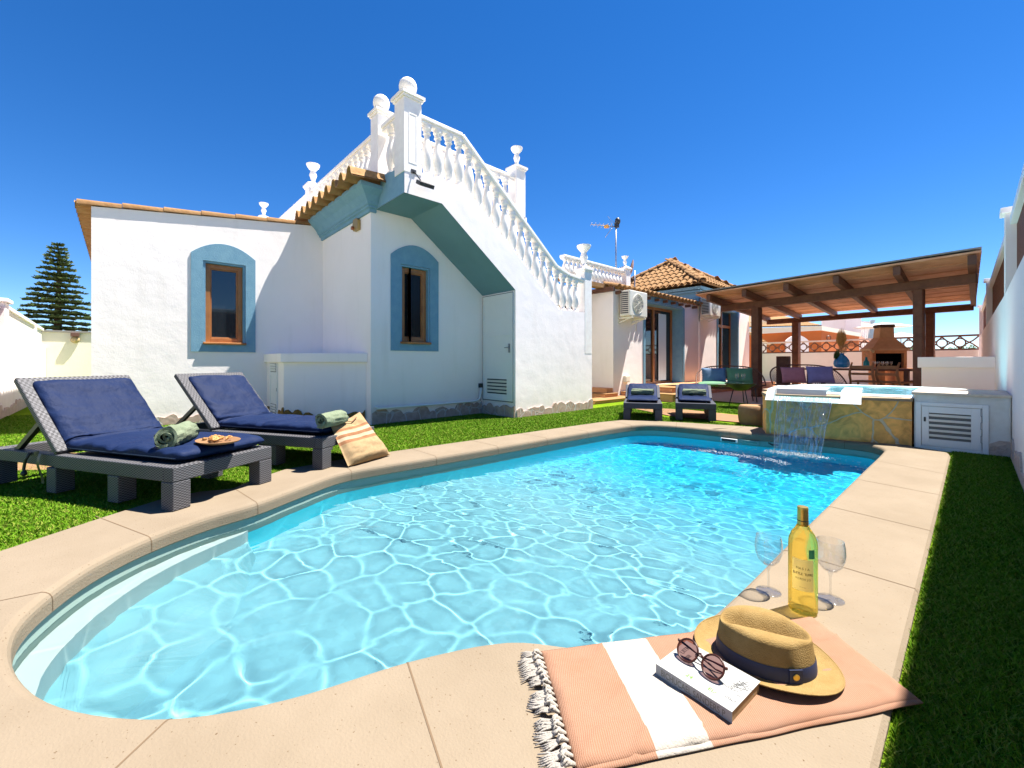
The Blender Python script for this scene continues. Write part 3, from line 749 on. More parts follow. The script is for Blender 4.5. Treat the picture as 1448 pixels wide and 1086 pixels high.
# verge tiles on the wing
mb = MB(); y = -.40; k = 0
while y < 2.40:
    y2 = min(y+.43, 2.52); za, zb = zt(y)+.012, zt(y2)+.012
    prf = [(.028, -.004), (.026, .034), (.01, .055), (0, .06), (-.08, .035), (-.08, -.004)]
    A = [(XW+o, y, za+h+.008) for o, h in prf]; B = [(XW+o*.9, y2-.012, zb+h*.9-.004) for o, h in prf]
    mb.add(A+B, [(i, i+1, 7+i, 6+i) for i in range(5)]+[(0, 6, 11, 5), (0, 1, 2, 3, 4, 5), (11, 10, 9, 8, 7, 6)])
    y += .42
O('verge_tile_row', mb, TERRAL, H, sm=40)
mb = MB()
mb.grid(lambda u, v: (XW+.02-u*5.0, -.42+v*.35, 2.83+.05*v+.035*math.sin(u*5.0/.22*2*math.pi)), 200, 2)
mb.grid(lambda u, v: (XW+.02-u*5.0, -.42, 2.83-.012+.03*v+.035*math.sin(u*5.0/.22*2*math.pi)), 200, 2)
O('eave_tiles', mb, TERRA, H, recalc=False, sm=60)

# balustrades ---------------------------------------------------------------
BAL = [(.052, 0), (.052, .05), (.034, .062), (.030, .08), (.044, .12), (.060, .20), (.064, .27), (.054, .35), (.036, .43), (.028, .49), (.028, .515), (.044, .53), (.034, .545), (.042, .575), (.052, .585), (.052, .63)]
bmesh0 = None
def baluster(par, x, y, z, h=.63):
    global bmesh0
    if bmesh0 is None:
        m_ = MB(); m_.lathe([(a_*1.22, b_) for a_, b_ in BAL], n=14); o = O('baluster', m_, WHITE2, par, world=False, sm=35); bmesh0 = o.data
    else:
        o = bpy.data.objects.new('baluster', bmesh0); COL.objects.link(o); o.parent = par
    o.location = Vector((x, y, z)); o.scale = (1, 1, h/.63); return o
def post(mb, x, y, z0, z1, w=.23, capw=.30, panel=True):
    mb.box(x-w/2, y-w/2, z0, x+w/2, y+w/2, z1-.1)
    mb.box(x-capw/2+.02, y-capw/2+.02, z1-.1, x+capw/2-.02, y+capw/2-.02, z1-.07); mb.box(x-capw/2, y-capw/2, z1-.07, x+capw/2, y+capw/2, z1-.03)
    c = capw/2; mb.add([(x-c, y-c, z1-.03), (x+c, y-c, z1-.03), (x+c, y+c, z1-.03), (x-c, y+c, z1-.03), (x-.05, y-.05, z1+.02), (x+.05, y-.05, z1+.02), (x+.05, y+.05, z1+.02), (x-.05, y+.05, z1+.02)],
                       [(0, 1, 5, 4), (1, 2, 6, 5), (2, 3, 7, 6), (3, 0, 4, 7), (4, 5, 6, 7)])
    if panel:
        h = w/2+.003
        for (ya, yb, za, zb) in ((-.06, .06, z0+.12, z0+.14), (-.06, .06, z1-.30, z1-.28), (-.06, -.045, z0+.14, z1-.30), (.045, .06, z0+.14, z1-.30)):
            mb.box(x+w/2-.002, y+ya, za, x+h, y+yb, zb)
def ballf(par, x, y, z, r=.115):
    m_ = MB(); m_.lathe([(.05, -.02), (.05, 0), (.035, .012)], (x, y, z), 14); m_.sphere((x, y, z+r), r, 24); return O('finial', m_, WHITE2, par, sm=35)
def urnf(par, x, y, z, s=1):
    m_ = MB(); m_.lathe([(.055*s, 0), (.055*s, .02*s), (.03*s, .045*s), (.045*s, .09*s), (.065*s, .15*s), (.05*s, .2*s), (.04*s, .23*s), (.10*s, .30*s), (.115*s, .335*s), (.115*s, .35*s), (.02*s, .34*s)], (x, y, z), 18)
    return O('finial', m_, WHITE2, par, sm=35)
def balus_part(name, rails, posts_, bals, par=H):
    m_ = MB()
    for a, b in rails: m_.bar(a, b, .15, .055); m_.bar(Vector(a)-Vector((0, 0, .045)), Vector(b)-Vector((0, 0, .045)), .11, .04)
    root = O(name, m_, WHITE2, par, bev=.012)
    for (x, y, z0, z1, kind, s) in posts_:
        m_ = MB(); w = s if s else .23
        post(m_, x, y, z0, z1, w, w*1.3, panel=(w == .25)); O('post', m_, WHITE2, root, bev=.006)
        if kind == 'ball': ballf(root, x, y, z1)
        elif kind: urnf(root, x, y, z1+.01, kind)
    for b in bals: baluster(root, *b)
    return root
zb = lambda y: 3.30 if y < 3.55 else max(1.76, 3.30-(y-3.55)*.766)
# outer stair balustrade
rl = [((XS-.08, 2.85, 4.035), (XS-.08, 3.53, 4.035)), ((XS-.08, 3.53, 4.035), (XS-.08, 5.52, 2.50)), ((XS-.08, 5.52, 2.50), (XS-.08, 5.85, 2.40)), ((XS-.08, 5.85, 2.40), (XS-.08, 6.30, 2.36))]
def zr(y):
    for a, b in rl:
        if a[1] <= y <= b[1]: return a[2]+(b[2]-a[2])*(y-a[1])/(b[1]-a[1])-.075
    return 2.3
bl = []; y = 2.99
while y < 6.25: bl.append((XS-.08, y, zb(y)-.02, zr(y)-zb(y)+.04)); y += .172
balus_part('stair_balustrade', rl, [(XS-.12, 2.735, 3.25, 4.29, 'ball', .25), (XS-.102, 6.38, 1.0, 2.62, 1.15, .21)], bl)
# terrace edge towards the camera-left side
rl = [((-5.55, 2.72, 4.10), (-5.08, 2.72, 4.10)), ((-8.45, 2.72, 4.10), (-5.80, 2.72, 4.10)), ((-12.3, 2.72, 4.10), (-8.7, 2.72, 4.10))]
bl = [(-5.20-.165*k, 2.72, 3.37, .67) for k in range(2)]+[(-5.95-.19*k, 2.72, 3.37, .67) for k in range(13)]+[(-8.85-.2*k, 2.72, 3.37, .67) for k in range(10)]
balus_part('terrace_balustrade', rl, [(-5.68, 2.72, 3.36, 4.40, 'ball', .22), (-8.58, 2.72, 3.36, 4.26, 1.05, .22), (-12.4, 2.72, 3.3, 4.60, .95, .22)], bl)
# inner landing balustrade
rl = [((-5.45, 2.95, 4.06), (-5.45, 5.03, 4.06))]
balus_part('landing_balustrade', rl, [(-5.45, 5.14, 3.3, 4.30, .9, .22)], [(-5.45, 3.15+.19*k, 3.37, .64) for k in range(10)])
mb = MB(); mb.box(-5.56, 5.0, 3.2, -5.34, 5.28, 3.4); mb.box(-5.7, 2.65, 3.3, -5.36, 5.26, 3.38); O('terrace_kerb', mb, WHITE, H)
# stone plinth strips with a ragged top edge
def plinth(name, a, b, nrm, h0, h1, seed, par, mat=PLINTH, th=.02, flip=1):
    rnd = random.Random(seed); a = Vector(a); b = Vector(b); nrm = Vector(nrm); L = (b-a).length; d = (b-a)/L
    top = []; s = 0
    while s < L:
        w = rnd.uniform(.10, .26); hp = rnd.uniform(h0, h1)
        top += [(s, hp*rnd.uniform(.70, .85)), (min(L, s+w*.25), hp*rnd.uniform(.9, 1)), (min(L, s+w*.5), hp), (min(L, s+w*.8), hp*rnd.uniform(.8, .95))]; s += w
    top.append((L, top[-1][1]*.8)); m_ = MB()
    for (s0, z0), (s1, z1) in zip(top, top[1:]):
        if s1-s0 < 1e-4: continue
        p, q = a+d*s0, a+d*s1
        m_.ext([p+Vector((0, 0, -.05)), q+Vector((0, 0, -.05)), q+Vector((0, 0, z1)), p+Vector((0, 0, z0))], nrm*th)
    return O(name, m_, mat, par)
plinth('stone_plinth', (XW, -.25, 0), (XW, 1.75, 0), (1, 0, 0), .08, .17, 1, H)
plinth('stone_plinth', (XB, 2.57, 0), (XB, 4.5, 0), (1, 0, 0), .10, .20, 2, H)
plinth('stone_plinth', (XS, 4.55, 0), (XS, 6.5, 0), (1, 0, 0), .08, .17, 3, H)
plinth('stone_plinth', (XB+.02, 4.51, 0), (XS, 4.51, 0), (0, -1, 0), .13, .18, 4, H, th=.012)
mb = MB(); mb.poly([(XS-.001, 4.529, -.1), (XB, 4.529, -.1), (XB, 4.529, .22), (XS-.001, 4.529, .22)]); O('door_step', mb, WHITE, H, recalc=False)

# annex -----------------------------------------------------------------------
XA = -5.74
mb = MB()
wallX(mb, XA, 8.54, 13.1, lambda y: 2.62, [(9.97, 12.1, .24, 2.42)], dep=.45)
mb.poly([(XA, 8.54, -.1), (XA, 8.54, 2.62), (-7.6, 8.54, 2.62), (-7.6, 8.54, -.1)])
O('wall', mb, WHITE, H, recalc=False)
mb = MB()
wallX(mb, XA+.06, 13.1, 17.35, lambda y: 2.95, [(14.45, 16.2, .2, 2.75)], dep=.35)
mb.poly([(XA+.06, 13.1, -.1), (XA, 13.1, -.1), (XA, 13.1, 2.95), (XA+.06, 13.1, 2.95)])
mb.poly([(XA+.06, 17.35, -.1), (-8.4, 17.35, -.1), (-8.4, 17.35, 2.95), (XA+.06, 17.35, 2.95)])
mb.poly([(XA+.06, 13.1, 2.6), (-9, 13.1, 2.6), (-9, 13.1, 2.95), (XA+.06, 13.1, 2.95)])
O('wall', mb, WHITE, H, recalc=False)
mb = MB(); mb.poly([(-9, 8.0, 2.62), (XA, 8.54, 2.62), (XA, 13.1, 2.62), (-9, 13.1, 2.62)]); O('flat_roof', mb, TERRAL, H, recalc=False)
mb = MB(); mb.poly([(-6.9, 8.05, -.1), (-6.9, 8.54, -.1), (-6.9, 8.54, 2.6), (-6.9, 8.05, 2.6)]); O('wall', mb, BEIGEW, H, recalc=False)
# sliding door
def glazed(par, X, y0, y1, z0, z1, dep, splits, arch, trans=None):
    m_ = MB(); n = 12; a0, a1 = y0-.12, y1+.12
    zs_, zt_ = z1+.0, z1+arch
    arc = [(y0+(y1-y0)*k/n, zs_+(zt_-zs_)*(1-(2*k/n-1)**2)) for k in range(n+1)]
    m_.ext([(X, y0, z1)]+[(X, y1, z1)]+[(X, p[0], p[1]) for p in reversed(arc)], (.02, 0, 0))
    m_.ext([(X, y0-.09, z0), (X, y0, z0), (X, y0, z1+.02), (X, y0-.09, z1-.03)], (.02, 0, 0))
    m_.ext([(X, y1+.07, z0), (X, y1, z0), (X, y1, z1+.02), (X, y1+.07, z1-.03)], (.02, 0, 0))
    S = O('glazed_door', m_, BLUE, par); e = .003
    m_ = MB(); m_.box(X-dep, y0+e, z0, X, y0+.03, z1-e); m_.box(X-dep, y1-.03, z0, X, y1-e, z1-e); m_.box(X-dep, y0+.03, z1-.03, X, y1-.03, z1-e)
    O('reveal', m_, BLUE, S)
    fx = X-dep+.09; m_ = MB(); w = .07; A, B = y0+.03, y1-.03; D = z1-.03
    for yy in (A, B-w): m_.box(fx-.04, yy, z0, fx+.02, yy+w, D)
    m_.box(fx-.04, A+w, D-w, fx+.02, B-w, D); m_.box(fx-.04, A+w, z0, fx+.02, B-w, z0+.06)
    for sp in splits: m_.box(fx-.035, A+(B-A)*sp-.04, z0+.06, fx+.03, A+(B-A)*sp+.04, D-w)
    if trans: m_.box(fx-.038, A+w, trans, fx+.028, B-w, trans+.09)
    O('frame', m_, WOODW, S, bev=.006)
    m_ = MB(); m_.box(fx-.02, A+w, z0+.06, fx-.012, B-w, D-w); O('pane', m_, GLASSW, S)
    return S
g1 = glazed(H, XA, 9.97, 12.1, .24, 2.42, .42, (.47,), .28)
m_ = MB()
m_.grid(lambda u, v: (XA-.315+.02*math.sin(u*26), 11.25+u*.42, .33+v*1.9), 40, 2); O('curtain', m_, M('pale_curtain', (.62, .70, .72), .9), g1, sm=0, recalc=False)
g2 = glazed(H, XA+.06, 14.45, 16.2, .2, 2.75, .33, (.5,), .1, trans=2.05)
# steps and terraces
mb = MB()
mb.box(-6.9, 8.0, -.1, -5.60, 8.53, .12); mb.box(-6.9, 8.28, .12, -5.745, 8.535, .24)
mb.box(-5.735, 7.2, -.1, -5.28, 8.8, .035)
mb.box(-5.735, 8.85, -.1, -4.42, 10.4, .13); mb.box(-5.735, 9.2, .13, -4.62, 10.35, .255)
mb.box(-5.735, 10.4, -.1, -4.9, 13.6, .13); mb.box(-5.735, 10.35, .13, -5.05, 13.5, .255)
mb.box(-5.675, 13.6, -.1, -4.6, 16.6, .18)
O('entrance_steps', mb, STEP, H, bev=.006)
mb = MB()
for (x0_, y0_, x1_, y1_, z) in ((-6.9, 8.0, -5.59, 8.53, .12), (-5.735, 8.84, -4.40, 10.4, .13), (-5.735, 9.19, -4.60, 10.35, .255), (-5.735, 7.19, -5.26, 8.83, .035)):
    mb.box(x0_, y0_-.01, z+.001, x1_+.012, y1_, z+.016)
O('step_tread', mb, TERRAL, H, bev=.004)
# eave tile row on the annex
def barrel(mb, p, d, up, L, r0, r1, n=7, th=.012, down=False):
    p, d, up = Vector(p), Vector(d).normalized(), Vector(up).normalized(); sd = d.cross(up).normalized(); up = sd.cross(d)
    A = []; B = []
    for k in range(n):
        t = math.pi*k/(n-1); c, s_ = math.cos(t), math.sin(t)*(-.8 if down else .8)
        A.append((c, s_)); 
    pts = []
    for q, r in ((p, r0), (p+d*L, r1)):
        for c, s_ in A: pts.append(q+sd*(c*r)+up*(s_*r))
        for c, s_ in A: pts.append(q+sd*(c*(r-th))+up*(s_*(r-th)))
    fs = []
    for k in range(n-1):
        fs += [(k, k+1, 2*n+k+1, 2*n+k), (n+k, 3*n+k, 3*n+k+1, n+k+1), (k, n+k, n+k+1, k+1), (2*n+k, 2*n+k+1, 3*n+k+1, 3*n+k)]
    mb.add(pts, fs)
mb = MB(); y = 8.50
while y < 13.0:
    barrel(mb, (XA+.20, y, 2.60), (-1, 0, .28), (0, 0, 1), .5, .085, .07); barrel(mb, (XA+.17, y+.105, 2.60), (-1, 0, .28), (0, 0, 1), .5, .075, .075, down=True); y += .21
O('eave_tiles', mb, TERRAL, H, sm=50, recalc=False)
mb = MB(); y = 8.62
while y < 13: mb.box(XA+.0, y, 2.46, XA+.15, y+.06, 2.53); y += .45
mb.box(-6.8, 8.35, 2.50, XA+.12, 8.44, 2.60); mb.box(-6.8, 7.9, 2.52, -6.2, 8.35, 2.60)
O('rafter_end', mb, WOODD, H, bev=.004)
# tower with hip roof
tx0, tx1, ty0, ty1, tz0, tz1 = -9.1, -5.58, 12.95, 16.5, 2.6, 3.16
mb = MB(); mb.box(tx0+.12, ty0+.12, tz0, tx1-.12, ty1-.12, tz1)
for k, (o, z, z2) in enumerate(((.09, 2.80, 2.84), (.05, 3.0, 3.06), (.0, 3.08, 3.17))): mb.box(tx0+o, ty0+o, z, tx1-o, ty1-o, z2)
O('tower_cornice', mb, BLUE, H)
ap = Vector((-7.35, 14.6, 4.42)); ez = 3.22
cs = [Vector((tx0-.12, ty0-.15, ez)), Vector((tx1+.12, ty0-.15, ez)), Vector((tx1+.12, ty1+.15, ez)), Vector((tx0-.12, ty1+.15, ez))]
mb = MB()
def tiled_face(mb, a, b, c):
    e = (b-a).normalized(); L = (b-a).length; mid = a+e*((c-a).dot(e)); hgt = (c-mid); sl_ = hgt.length; up = hgt.normalized(); nrm = e.cross(up).normalized()
    if nrm.z < 0: nrm = -nrm
    s0 = (c-a).dot(e); rows = int(sl_/.30)+1
    for r in range(rows):
        v = r*.30; f = 1-v/sl_
        x = .10+(r % 2)*0
        while x < L:
            lo = s0*(1-f); hi = s0+(L-s0)*f
            if lo-.02 < x < hi+.02:
                rr = random.uniform(-.006, .006)
                barrel(mb, a+e*(x+rr)+up*v+nrm*.035, up-nrm*.05, nrm, .36, .088, .072, 6)
            x += .20
    mb.poly([a, b, c])
for i in range(4): tiled_face(mb, cs[i], cs[(i+1) % 4], ap)
for c in cs:
    d = ap-c; L = d.length; k = 0
    while k*.33 < L-.1: barrel(mb, c+d.normalized()*(k*.33)+Vector((0, 0, .08)), d, (0, 0, 1), .38, .11, .09, 7); k += 1
O('hip_roof', mb, TERRAL, H, sm=45, recalc=False)
# annex terrace balustrade
rl = [((-6.0, 7.0, 3.14), (-6.0, 9.35, 3.14))]
balus_part('annex_balustrade', rl, [(-6.0, 9.45, 2.6, 3.27, .75, .2)], [(-6.0, 7.1+.15*k, 2.70, .42) for k in range(15)])
mb = MB(); mb.box(-6.1, 6.9, 2.6, -5.9, 9.4, 2.70); O('terrace_kerb', mb, TERRAL, H)
mb = MB(); mb.box(-9, 6.5, 2.3, -6.3, 8.1, 2.6); O('wall', mb, WHITE, H)

# air conditioners --------------------------------------------------------------
def aircon(loc, label):
    t = thing('air_conditioner', label, 'air conditioner', loc, 0, 'air conditioners on the house wall')
    # local: back at x=0, width along y, front at x=.27
    m_ = MB(); m_.box(.02, 0, 0, .29, .78, .60); O('casing', m_, ACW, t, world=False, bev=.018, seg=3)
    m_ = MB(); 
    for k in range(11): m_.box(.04, -.004, .06+.047*k, .25, .0006, .06+.047*k+.028)
    O('side_grille', m_, BLACK, t, world=False)
    m_ = MB(); m_.lathe([(.235, 0), (.235, .008), (.225, .010), (.225, .002)], (.289, .36, .30), 40, ax=(1, 0, 0)); m_.tube([(.296, .36+.23*math.cos(a*math.pi/18), .30+.23*math.sin(a*math.pi/18)) for a in range(36)], .006, 6, closed=True)
    for r in (.06, .10, .14, .18, .21): m_.tube([(.300, .36+r*math.cos(a*math.pi/14), .30+r*math.sin(a*math.pi/14)) for a in range(28)], .0035, 5, closed=True)
    for a in range(12): m_.tube([(.303, .36, .30), (.300, .36+.225*math.cos(a*math.pi/6), .30+.225*math.sin(a*math.pi/6))], .003, 5)
    O('fan_guard', m_, ACW, t, world=False, sm=40)
    m_ = MB(); m_.lathe([(.22, 0), (.22, .001)], (.2905, .36, .30), 32, ax=(1, 0, 0)); O('fan', m_, M('fan_grey', (.34, .31, .26), .6), t, world=False)
    m_ = MB()
    for yy in (.10, .66): m_.box(-.1, yy, -.05, .30, yy+.035, -.012); m_.box(-.1, yy, -.16, -.07, yy+.035, .3); m_.bar((-.09, yy+.017, -.15), (.24, yy+.017, -.04), .02, .02)
    m_.box(.05, .08, -.012, .08, .72, -.001); m_.box(.25, .08, -.012, .28, .72, -.001)
    O('bracket', m_, ACW, t, world=False)
    m_ = MB(); m_.tube([(.05, .79, .12), (.05, .86, .10), (-.08, .88, .0), (-.09, .88, -.3)], .018, 8); O('hose', m_, ACW, t, world=False, sm=0)
    return t
ac = aircon((-5.66, 8.66, 1.93), 'large white air conditioner unit on the wall left of glazed door')
copytree(ac, (-5.62, 13.0, 2.26), label='white air conditioner unit above the wall beneath the tower cornice')
copytree(ac, (-5.60, 17.45, 2.38), label='air conditioner unit half hidden behind the left pergola post')
# little wall lamp box near the steps, intercom box
t = thing('wall_lamp', 'small beige square light low on wall left of the steps', 'wall lamp', (XA, 9.0, .42))
m_ = MB(); m_.box(XA, 8.96, .36, XA+.07, 9.16, .52); O('housing', m_, ACW, t, bev=.01)
m_ = MB(); m_.box(XA+.0705, 8.985, .385, XA+.074, 9.135, .495); O('lens', m_, M('lens', (.75, .72, .6), .3), t)
# alarm box below the cornice
t = thing('alarm_box', 'small brass coloured alarm box under the blue cornice', 'alarm box', (-6.05, YC, 2.82))
m_ = MB(); m_.ext([(-6.14, YC-.001, 2.76), (-5.98, YC-.001, 2.76), (-5.98, YC-.001, 2.90), (-6.03, YC-.001, 2.93), (-6.14, YC-.001, 2.93), (-6.17, YC-.001, 2.83)], (0, -.05, 0)); O('casing', m_, M('brass_box', (.42, .28, .10), .4, metal=.3), t, bev=.006)
m_ = MB(); m_.lathe([(.028, 0), (.028, .03), (.018, .035)], (-6.12, YC-.05, 2.80), 12, ax=(0, -1, 0)); O('siren', m_, M('copper', (.40, .14, .06), .4, metal=.5), t, sm=40)
# floodlight on the stair wall
t = thing('floodlight', 'black floodlight on bracket below the stair corner post', 'floodlight', (XS, 2.85, 3.15))
m_ = MB(); m_.obox((XS+.13, 2.84, 3.10), (.05, 0, -.028), (0, .105, 0), (.012, 0, .022)); O('housing', m_, BLACK, t, bev=.006)
m_ = MB(); m_.obox((XS+.125, 2.84, 3.082), (.042, 0, -.0235), (0, .09, 0), (.002, 0, .004)); O('lens', m_, M('frosted_lens', (.55, .62, .58), .3), t)
m_ = MB(); m_.tube([(XS, 2.74, 3.28), (XS+.03, 2.75, 3.26), (XS+.09, 2.80, 3.15)], .008, 6); m_.box(XS, 2.71, 3.25, XS+.012, 2.78, 3.30); O('arm', m_, BLACK, t, sm=40)
# pipe along the wall
m_ = MB(); m_.tube([(XB+.05, 2.60, .24), (XB+.05, 2.62, .205), (XB+.045, 3.4, .20), (XB+.045, 4.35, .20), (XB+.05, 4.43, .24), (XB+.05, 4.46, .42)], .018, 8)
pp = tag(O('water_pipe', m_, METALW, sm=0), 'white pipe running low along the wall beneath the right window', 'pipe')
m_ = MB(); m_.box(XB, 4.44, .42, XB+.05, 4.50, .49); m_.tube([(XB+.03, 4.47, .43), (XB+.05, 4.46, .30), (XB+.04, 4.45, .2)], .006, 6)
tag(O('outdoor_socket', m_, BLACK, bev=.004), 'black outdoor socket beside the under-stair door', 'socket')
# tv antenna and dish
t = thing('tv_antenna', 'metal television antenna on mast above the annex roof', 'antenna', (-6.3, 9.5, 2.62))
m_ = MB(); m_.tube([(-6.3, 9.5, 2.62), (-6.3, 9.5, 4.45)], .018, 8); O('mast', m_, METALG, t, sm=0)
bx = Vector((-.678, -.735, 0)); m_ = MB(); p0 = Vector((-6.3, 9.5, 4.38))
m_.tube([p0, p0+bx*.65+Vector((0, 0, .06))], .012, 6)
for k in range(6): 
    c = p0+bx*(.15+.1*k)+Vector((0, 0, .014+.009*k)); m_.tube([c+Vector((-.16, .15, 0))*(1-.08*k), c-Vector((-.16, .15, 0))*(1-.08*k)], .006, 5)
m_.tube([p0+bx*.08, p0+bx*.22+Vector((0, 0, .28)), p0+bx*.0+Vector((0, 0, .04))], .006, 5); m_.tube([p0+bx*.08, p0+bx*.28-Vector((0, 0, .28))], .008, 5)
O('boom', m_, METALG, t, sm=0)
m_ = MB(); c = p0+bx*.25; m_.box(c.x-.05, c.y-.05, c.z-.03, c.x+.05, c.y+.05, c.z+.04); O('amplifier', m_, M('orange_box', (.55, .28, .06), .5), t, bev=.008)
m_ = MB(); m_.sphere((-6.27, 9.53, 4.52), .075, 12, 1.3); m_.box(-6.33, 9.47, 4.36, -6.24, 9.56, 4.48); O('receiver', m_, BLACK, t, sm=30)
t = thing('satellite_dish', 'brown satellite dish beside the annex tiled roof', 'satellite dish', (-6.5, 10.6, 2.62))
m_ = MB(); m_.lathe([(.31, .075), (.30, .078), (.2, .03), (.1, .008), (.002, 0), (.002, -.012), (.1, -.004), (.2, .018), (.31, .062)], (-6.5, 10.6, 3.42), 28, ax=(-.75, -.5, .3)); O('dish', m_, M('dish_brown', (.40, .25, .18), .5), t, sm=50)
m_ = MB(); m_.tube([(-6.45, 10.65, 2.6), (-6.45, 10.65, 3.42)], .02, 8); m_.tube([(-6.45, 10.65, 3.2), (-6.85, 10.3, 3.35), (-6.8, 10.4, 3.5)], .012, 6); O('pole', m_, METALG, t, sm=0)

# utility box -------------------------------------------------------------------
t = thing('utility_cupboard', 'white masonry utility box with louvred metal door against house wall', 'utility box', (-7.0, 2.1, 0))
m_ = MB(); m_.ext([(XW+.002, 1.70, -.1), (-6.61, 1.70, -.1), (-5.80, 2.547, -.1), (XW+.002, 2.547, -.1)], (0, 0, .96)); O('body', m_, WHITE, t)
m_ = MB(); m_.ext([(XW+.003, 1.655, .845), (-6.59, 1.655, .845), (-5.74, 2.546, .845), (XW+.003, 2.546, .845)], (0, 0, .13)); O('cap', m_, WHITE, t, bev=.008)
m_ = MB(); m_.box(-7.32, 1.688, .06, -6.90, 1.70, .835); dr = O('door', m_, METALW, t, bev=.002)
m_ = MB()
for z0_ in (.09, .70):
    for k in range(3): m_.obox((-7.11, 1.682, z0_+.03+.04*k), (.15, 0, 0), (0, .004, -.014), (0, .003, .003))
m_.box(-7.28, 1.683, .25, -6.94, 1.688, .26); m_.box(-7.28, 1.683, .65, -6.94, 1.688, .66); m_.box(-7.28, 1.683, .26, -7.27, 1.688, .65); m_.box(-6.95, 1.683, .26, -6.94, 1.688, .65)
O('louvres', m_, METALW, dr)
m_ = MB(); m_.box(-7.27, 1.6865, .09, -6.95, 1.6878, .225); m_.box(-7.27, 1.6865, .70, -6.95, 1.6878, .83); m_.box(-6.935, 1.684, .42, -6.925, 1.6878, .47); O('louvre_gap', m_, M('gap_grey', (.25, .24, .22)), dr)
plinth('stone_plinth', (-6.61, 1.70, 0), (-5.81, 2.54, 0), (.72, -.69, 0), .10, .18, 8, t, STONEO)
plinth('stone_plinth', (-6.88, 1.70, 0), (-6.60, 1.70, 0), (0, -1, 0), .12, .22, 9, t, STONEO, th=.012)
plinth('stone_plinth', (-7.54, 1.70, 0), (-7.34, 1.70, 0), (0, -1, 0), .14, .2, 10, t, STONEO, th=.012)

# ------------------------------------------------------------------ garden walls
# right wall with slatted fence
t = thing('boundary_wall', 'tall white garden wall topped with brown slatted fence on the right', 'garden wall', (.3, 8, 0))
A_, B_ = Vector((.245, -.6)), Vector((.245, 7.2)); C2 = Vector((.134, 19.4))
m_ = MB()
m_.ext([(A_.x, A_.y, -.1), (B_.x, B_.y, -.1), (C2.x, C2.y, -.1), (C2.x+.3, C2.y, -.1), (B_.x+.3, B_.y, -.1), (A_.x+.3, A_.y, -.1)], (0, 0, 1.70)); O('wall', m_, WHITE, t)
def wx(y): return .245 if y < 7.2 else .245+(y-7.2)*(.134-.245)/12.2
m_ = MB(); y = -.4
while y < 19.2:
    m_.box(wx(y)+.09, y, 1.61, wx(y)+.115, y+.05, 2.38); y += .058
fence_s = O('slat_panel', m_, WOODF, t)
m_ = MB()
for y0_, y1_ in ((-.5, 7.3), (7.5, 13.2), (13.4, 19.3)):
    m_.bar((wx(y0_)+.09, y0_, 2.43), (wx(y1_)+.09, y1_, 2.43), .10, .09)
O('top_rail', m_, METALW, t, bev=.006)
for yy in (7.4, 13.3, 19.3):
    m_ = MB(); m_.box(wx(yy)+.005, yy-.09, 1.60, wx(yy)+.20, yy+.09, 2.52); m_.box(wx(yy)-.03, yy-.13, 2.52, wx(yy)+.23, yy+.13, 2.58); O('post', m_, WHITE, t, bev=.006)
plinth('stone_plinth', (.245, .4, 0), (.245, 5.9, 0), (-1, 0, 0), .05, .19, 12, t, STONE, th=.012)
# left wall
t = thing('garden_wall', 'low white garden wall with cream fence panels at far left', 'garden wall', (-12, -1.4, 0))
YL = -1.36
m_ = MB(); m_.ext([(-6.5, YL, -.1), (-15.6, YL, -.1), (-15.6, YL, 1.19), (-10.0, YL, 1.30), (-6.5, YL, 1.37)], (0, -.25, 0)); O('wall', m_, WHITE, t)
m_ = MB(); m_.ext([(-10.95, YL-.06, 1.2), (-15.5, YL-.06, 1.1), (-15.5, YL-.06, 1.60), (-10.95, YL-.06, 1.74)], (0, -.03, 0)); O('fence_panel', m_, CREAM, t)
m_ = MB(); m_.bar((-10.9, YL-.07, 1.78), (-15.55, YL-.07, 1.65), .09, .05); O('top_rail', m_, WHITE2, t)
m_ = MB(); m_.box(-10.95, YL-.16, 1.2, -10.6, YL-.01, 1.82); m_.box(-11.0, YL-.2, 1.82, -10.55, YL+.03, 1.88); O('post', m_, WHITE, t, bev=.008)
m_ = MB(); m_.box(-14.3, YL-.12, 1.1, -14.15, YL-.02, 1.68); O('post', m_, WHITE, t)
m_ = MB(); m_.box(-10.6, YL-.1, 1.25, -6.6, YL-.07, 1.76); O('fence_panel', m_, WOODF, t)['label'] = 'brown wooden fence panel'
plinth('stone_plinth', (-15.5, YL, 0), (-7, YL, 0), (0, 1, 0), .08, .2, 14, t, STONE)
# end wall of the side passage with bulkhead lamp
t = thing('passage_wall', 'cream end wall closing the side passage left of the house', 'garden wall', (-15.7, -.8, 0))
m_ = MB(); m_.box(-15.8, -1.6, -.1, -15.62, .1, 1.60); O('wall', m_, CREAM, t)
m_ = MB(); m_.box(-15.85, -1.6, 1.60, -15.58, .1, 1.65); O('coping', m_, M('grey_coping', (.25, .23, .20), .8), t)
m_ = MB(); m_.box(-15.619, -.50, -.1, -15.60, -.47, 1.15); O('stain_pipe', m_, M('rust_streak', (.62, .45, .18), .8), t)
t = thing('bulkhead_lamp', 'round brown bulkhead lamp on the cream passage wall', 'wall lamp', (-15.6, -.85, 1.5))
m_ = MB(); m_.lathe([(.09, 0), (.085, .04), (.05, .07), (.01, .075)], (-15.6, -.85, 1.42), 16, ax=(1, 0, .2)); O('lens', m_, M('amber_lens', (.45, .33, .16), .3), t, sm=50)
m_ = MB(); m_.box(-15.60, -.93, 1.50, -15.50, -.77, 1.60); O('hood', m_, M('brown_hood', (.13, .06, .04), .5), t, bev=.01)

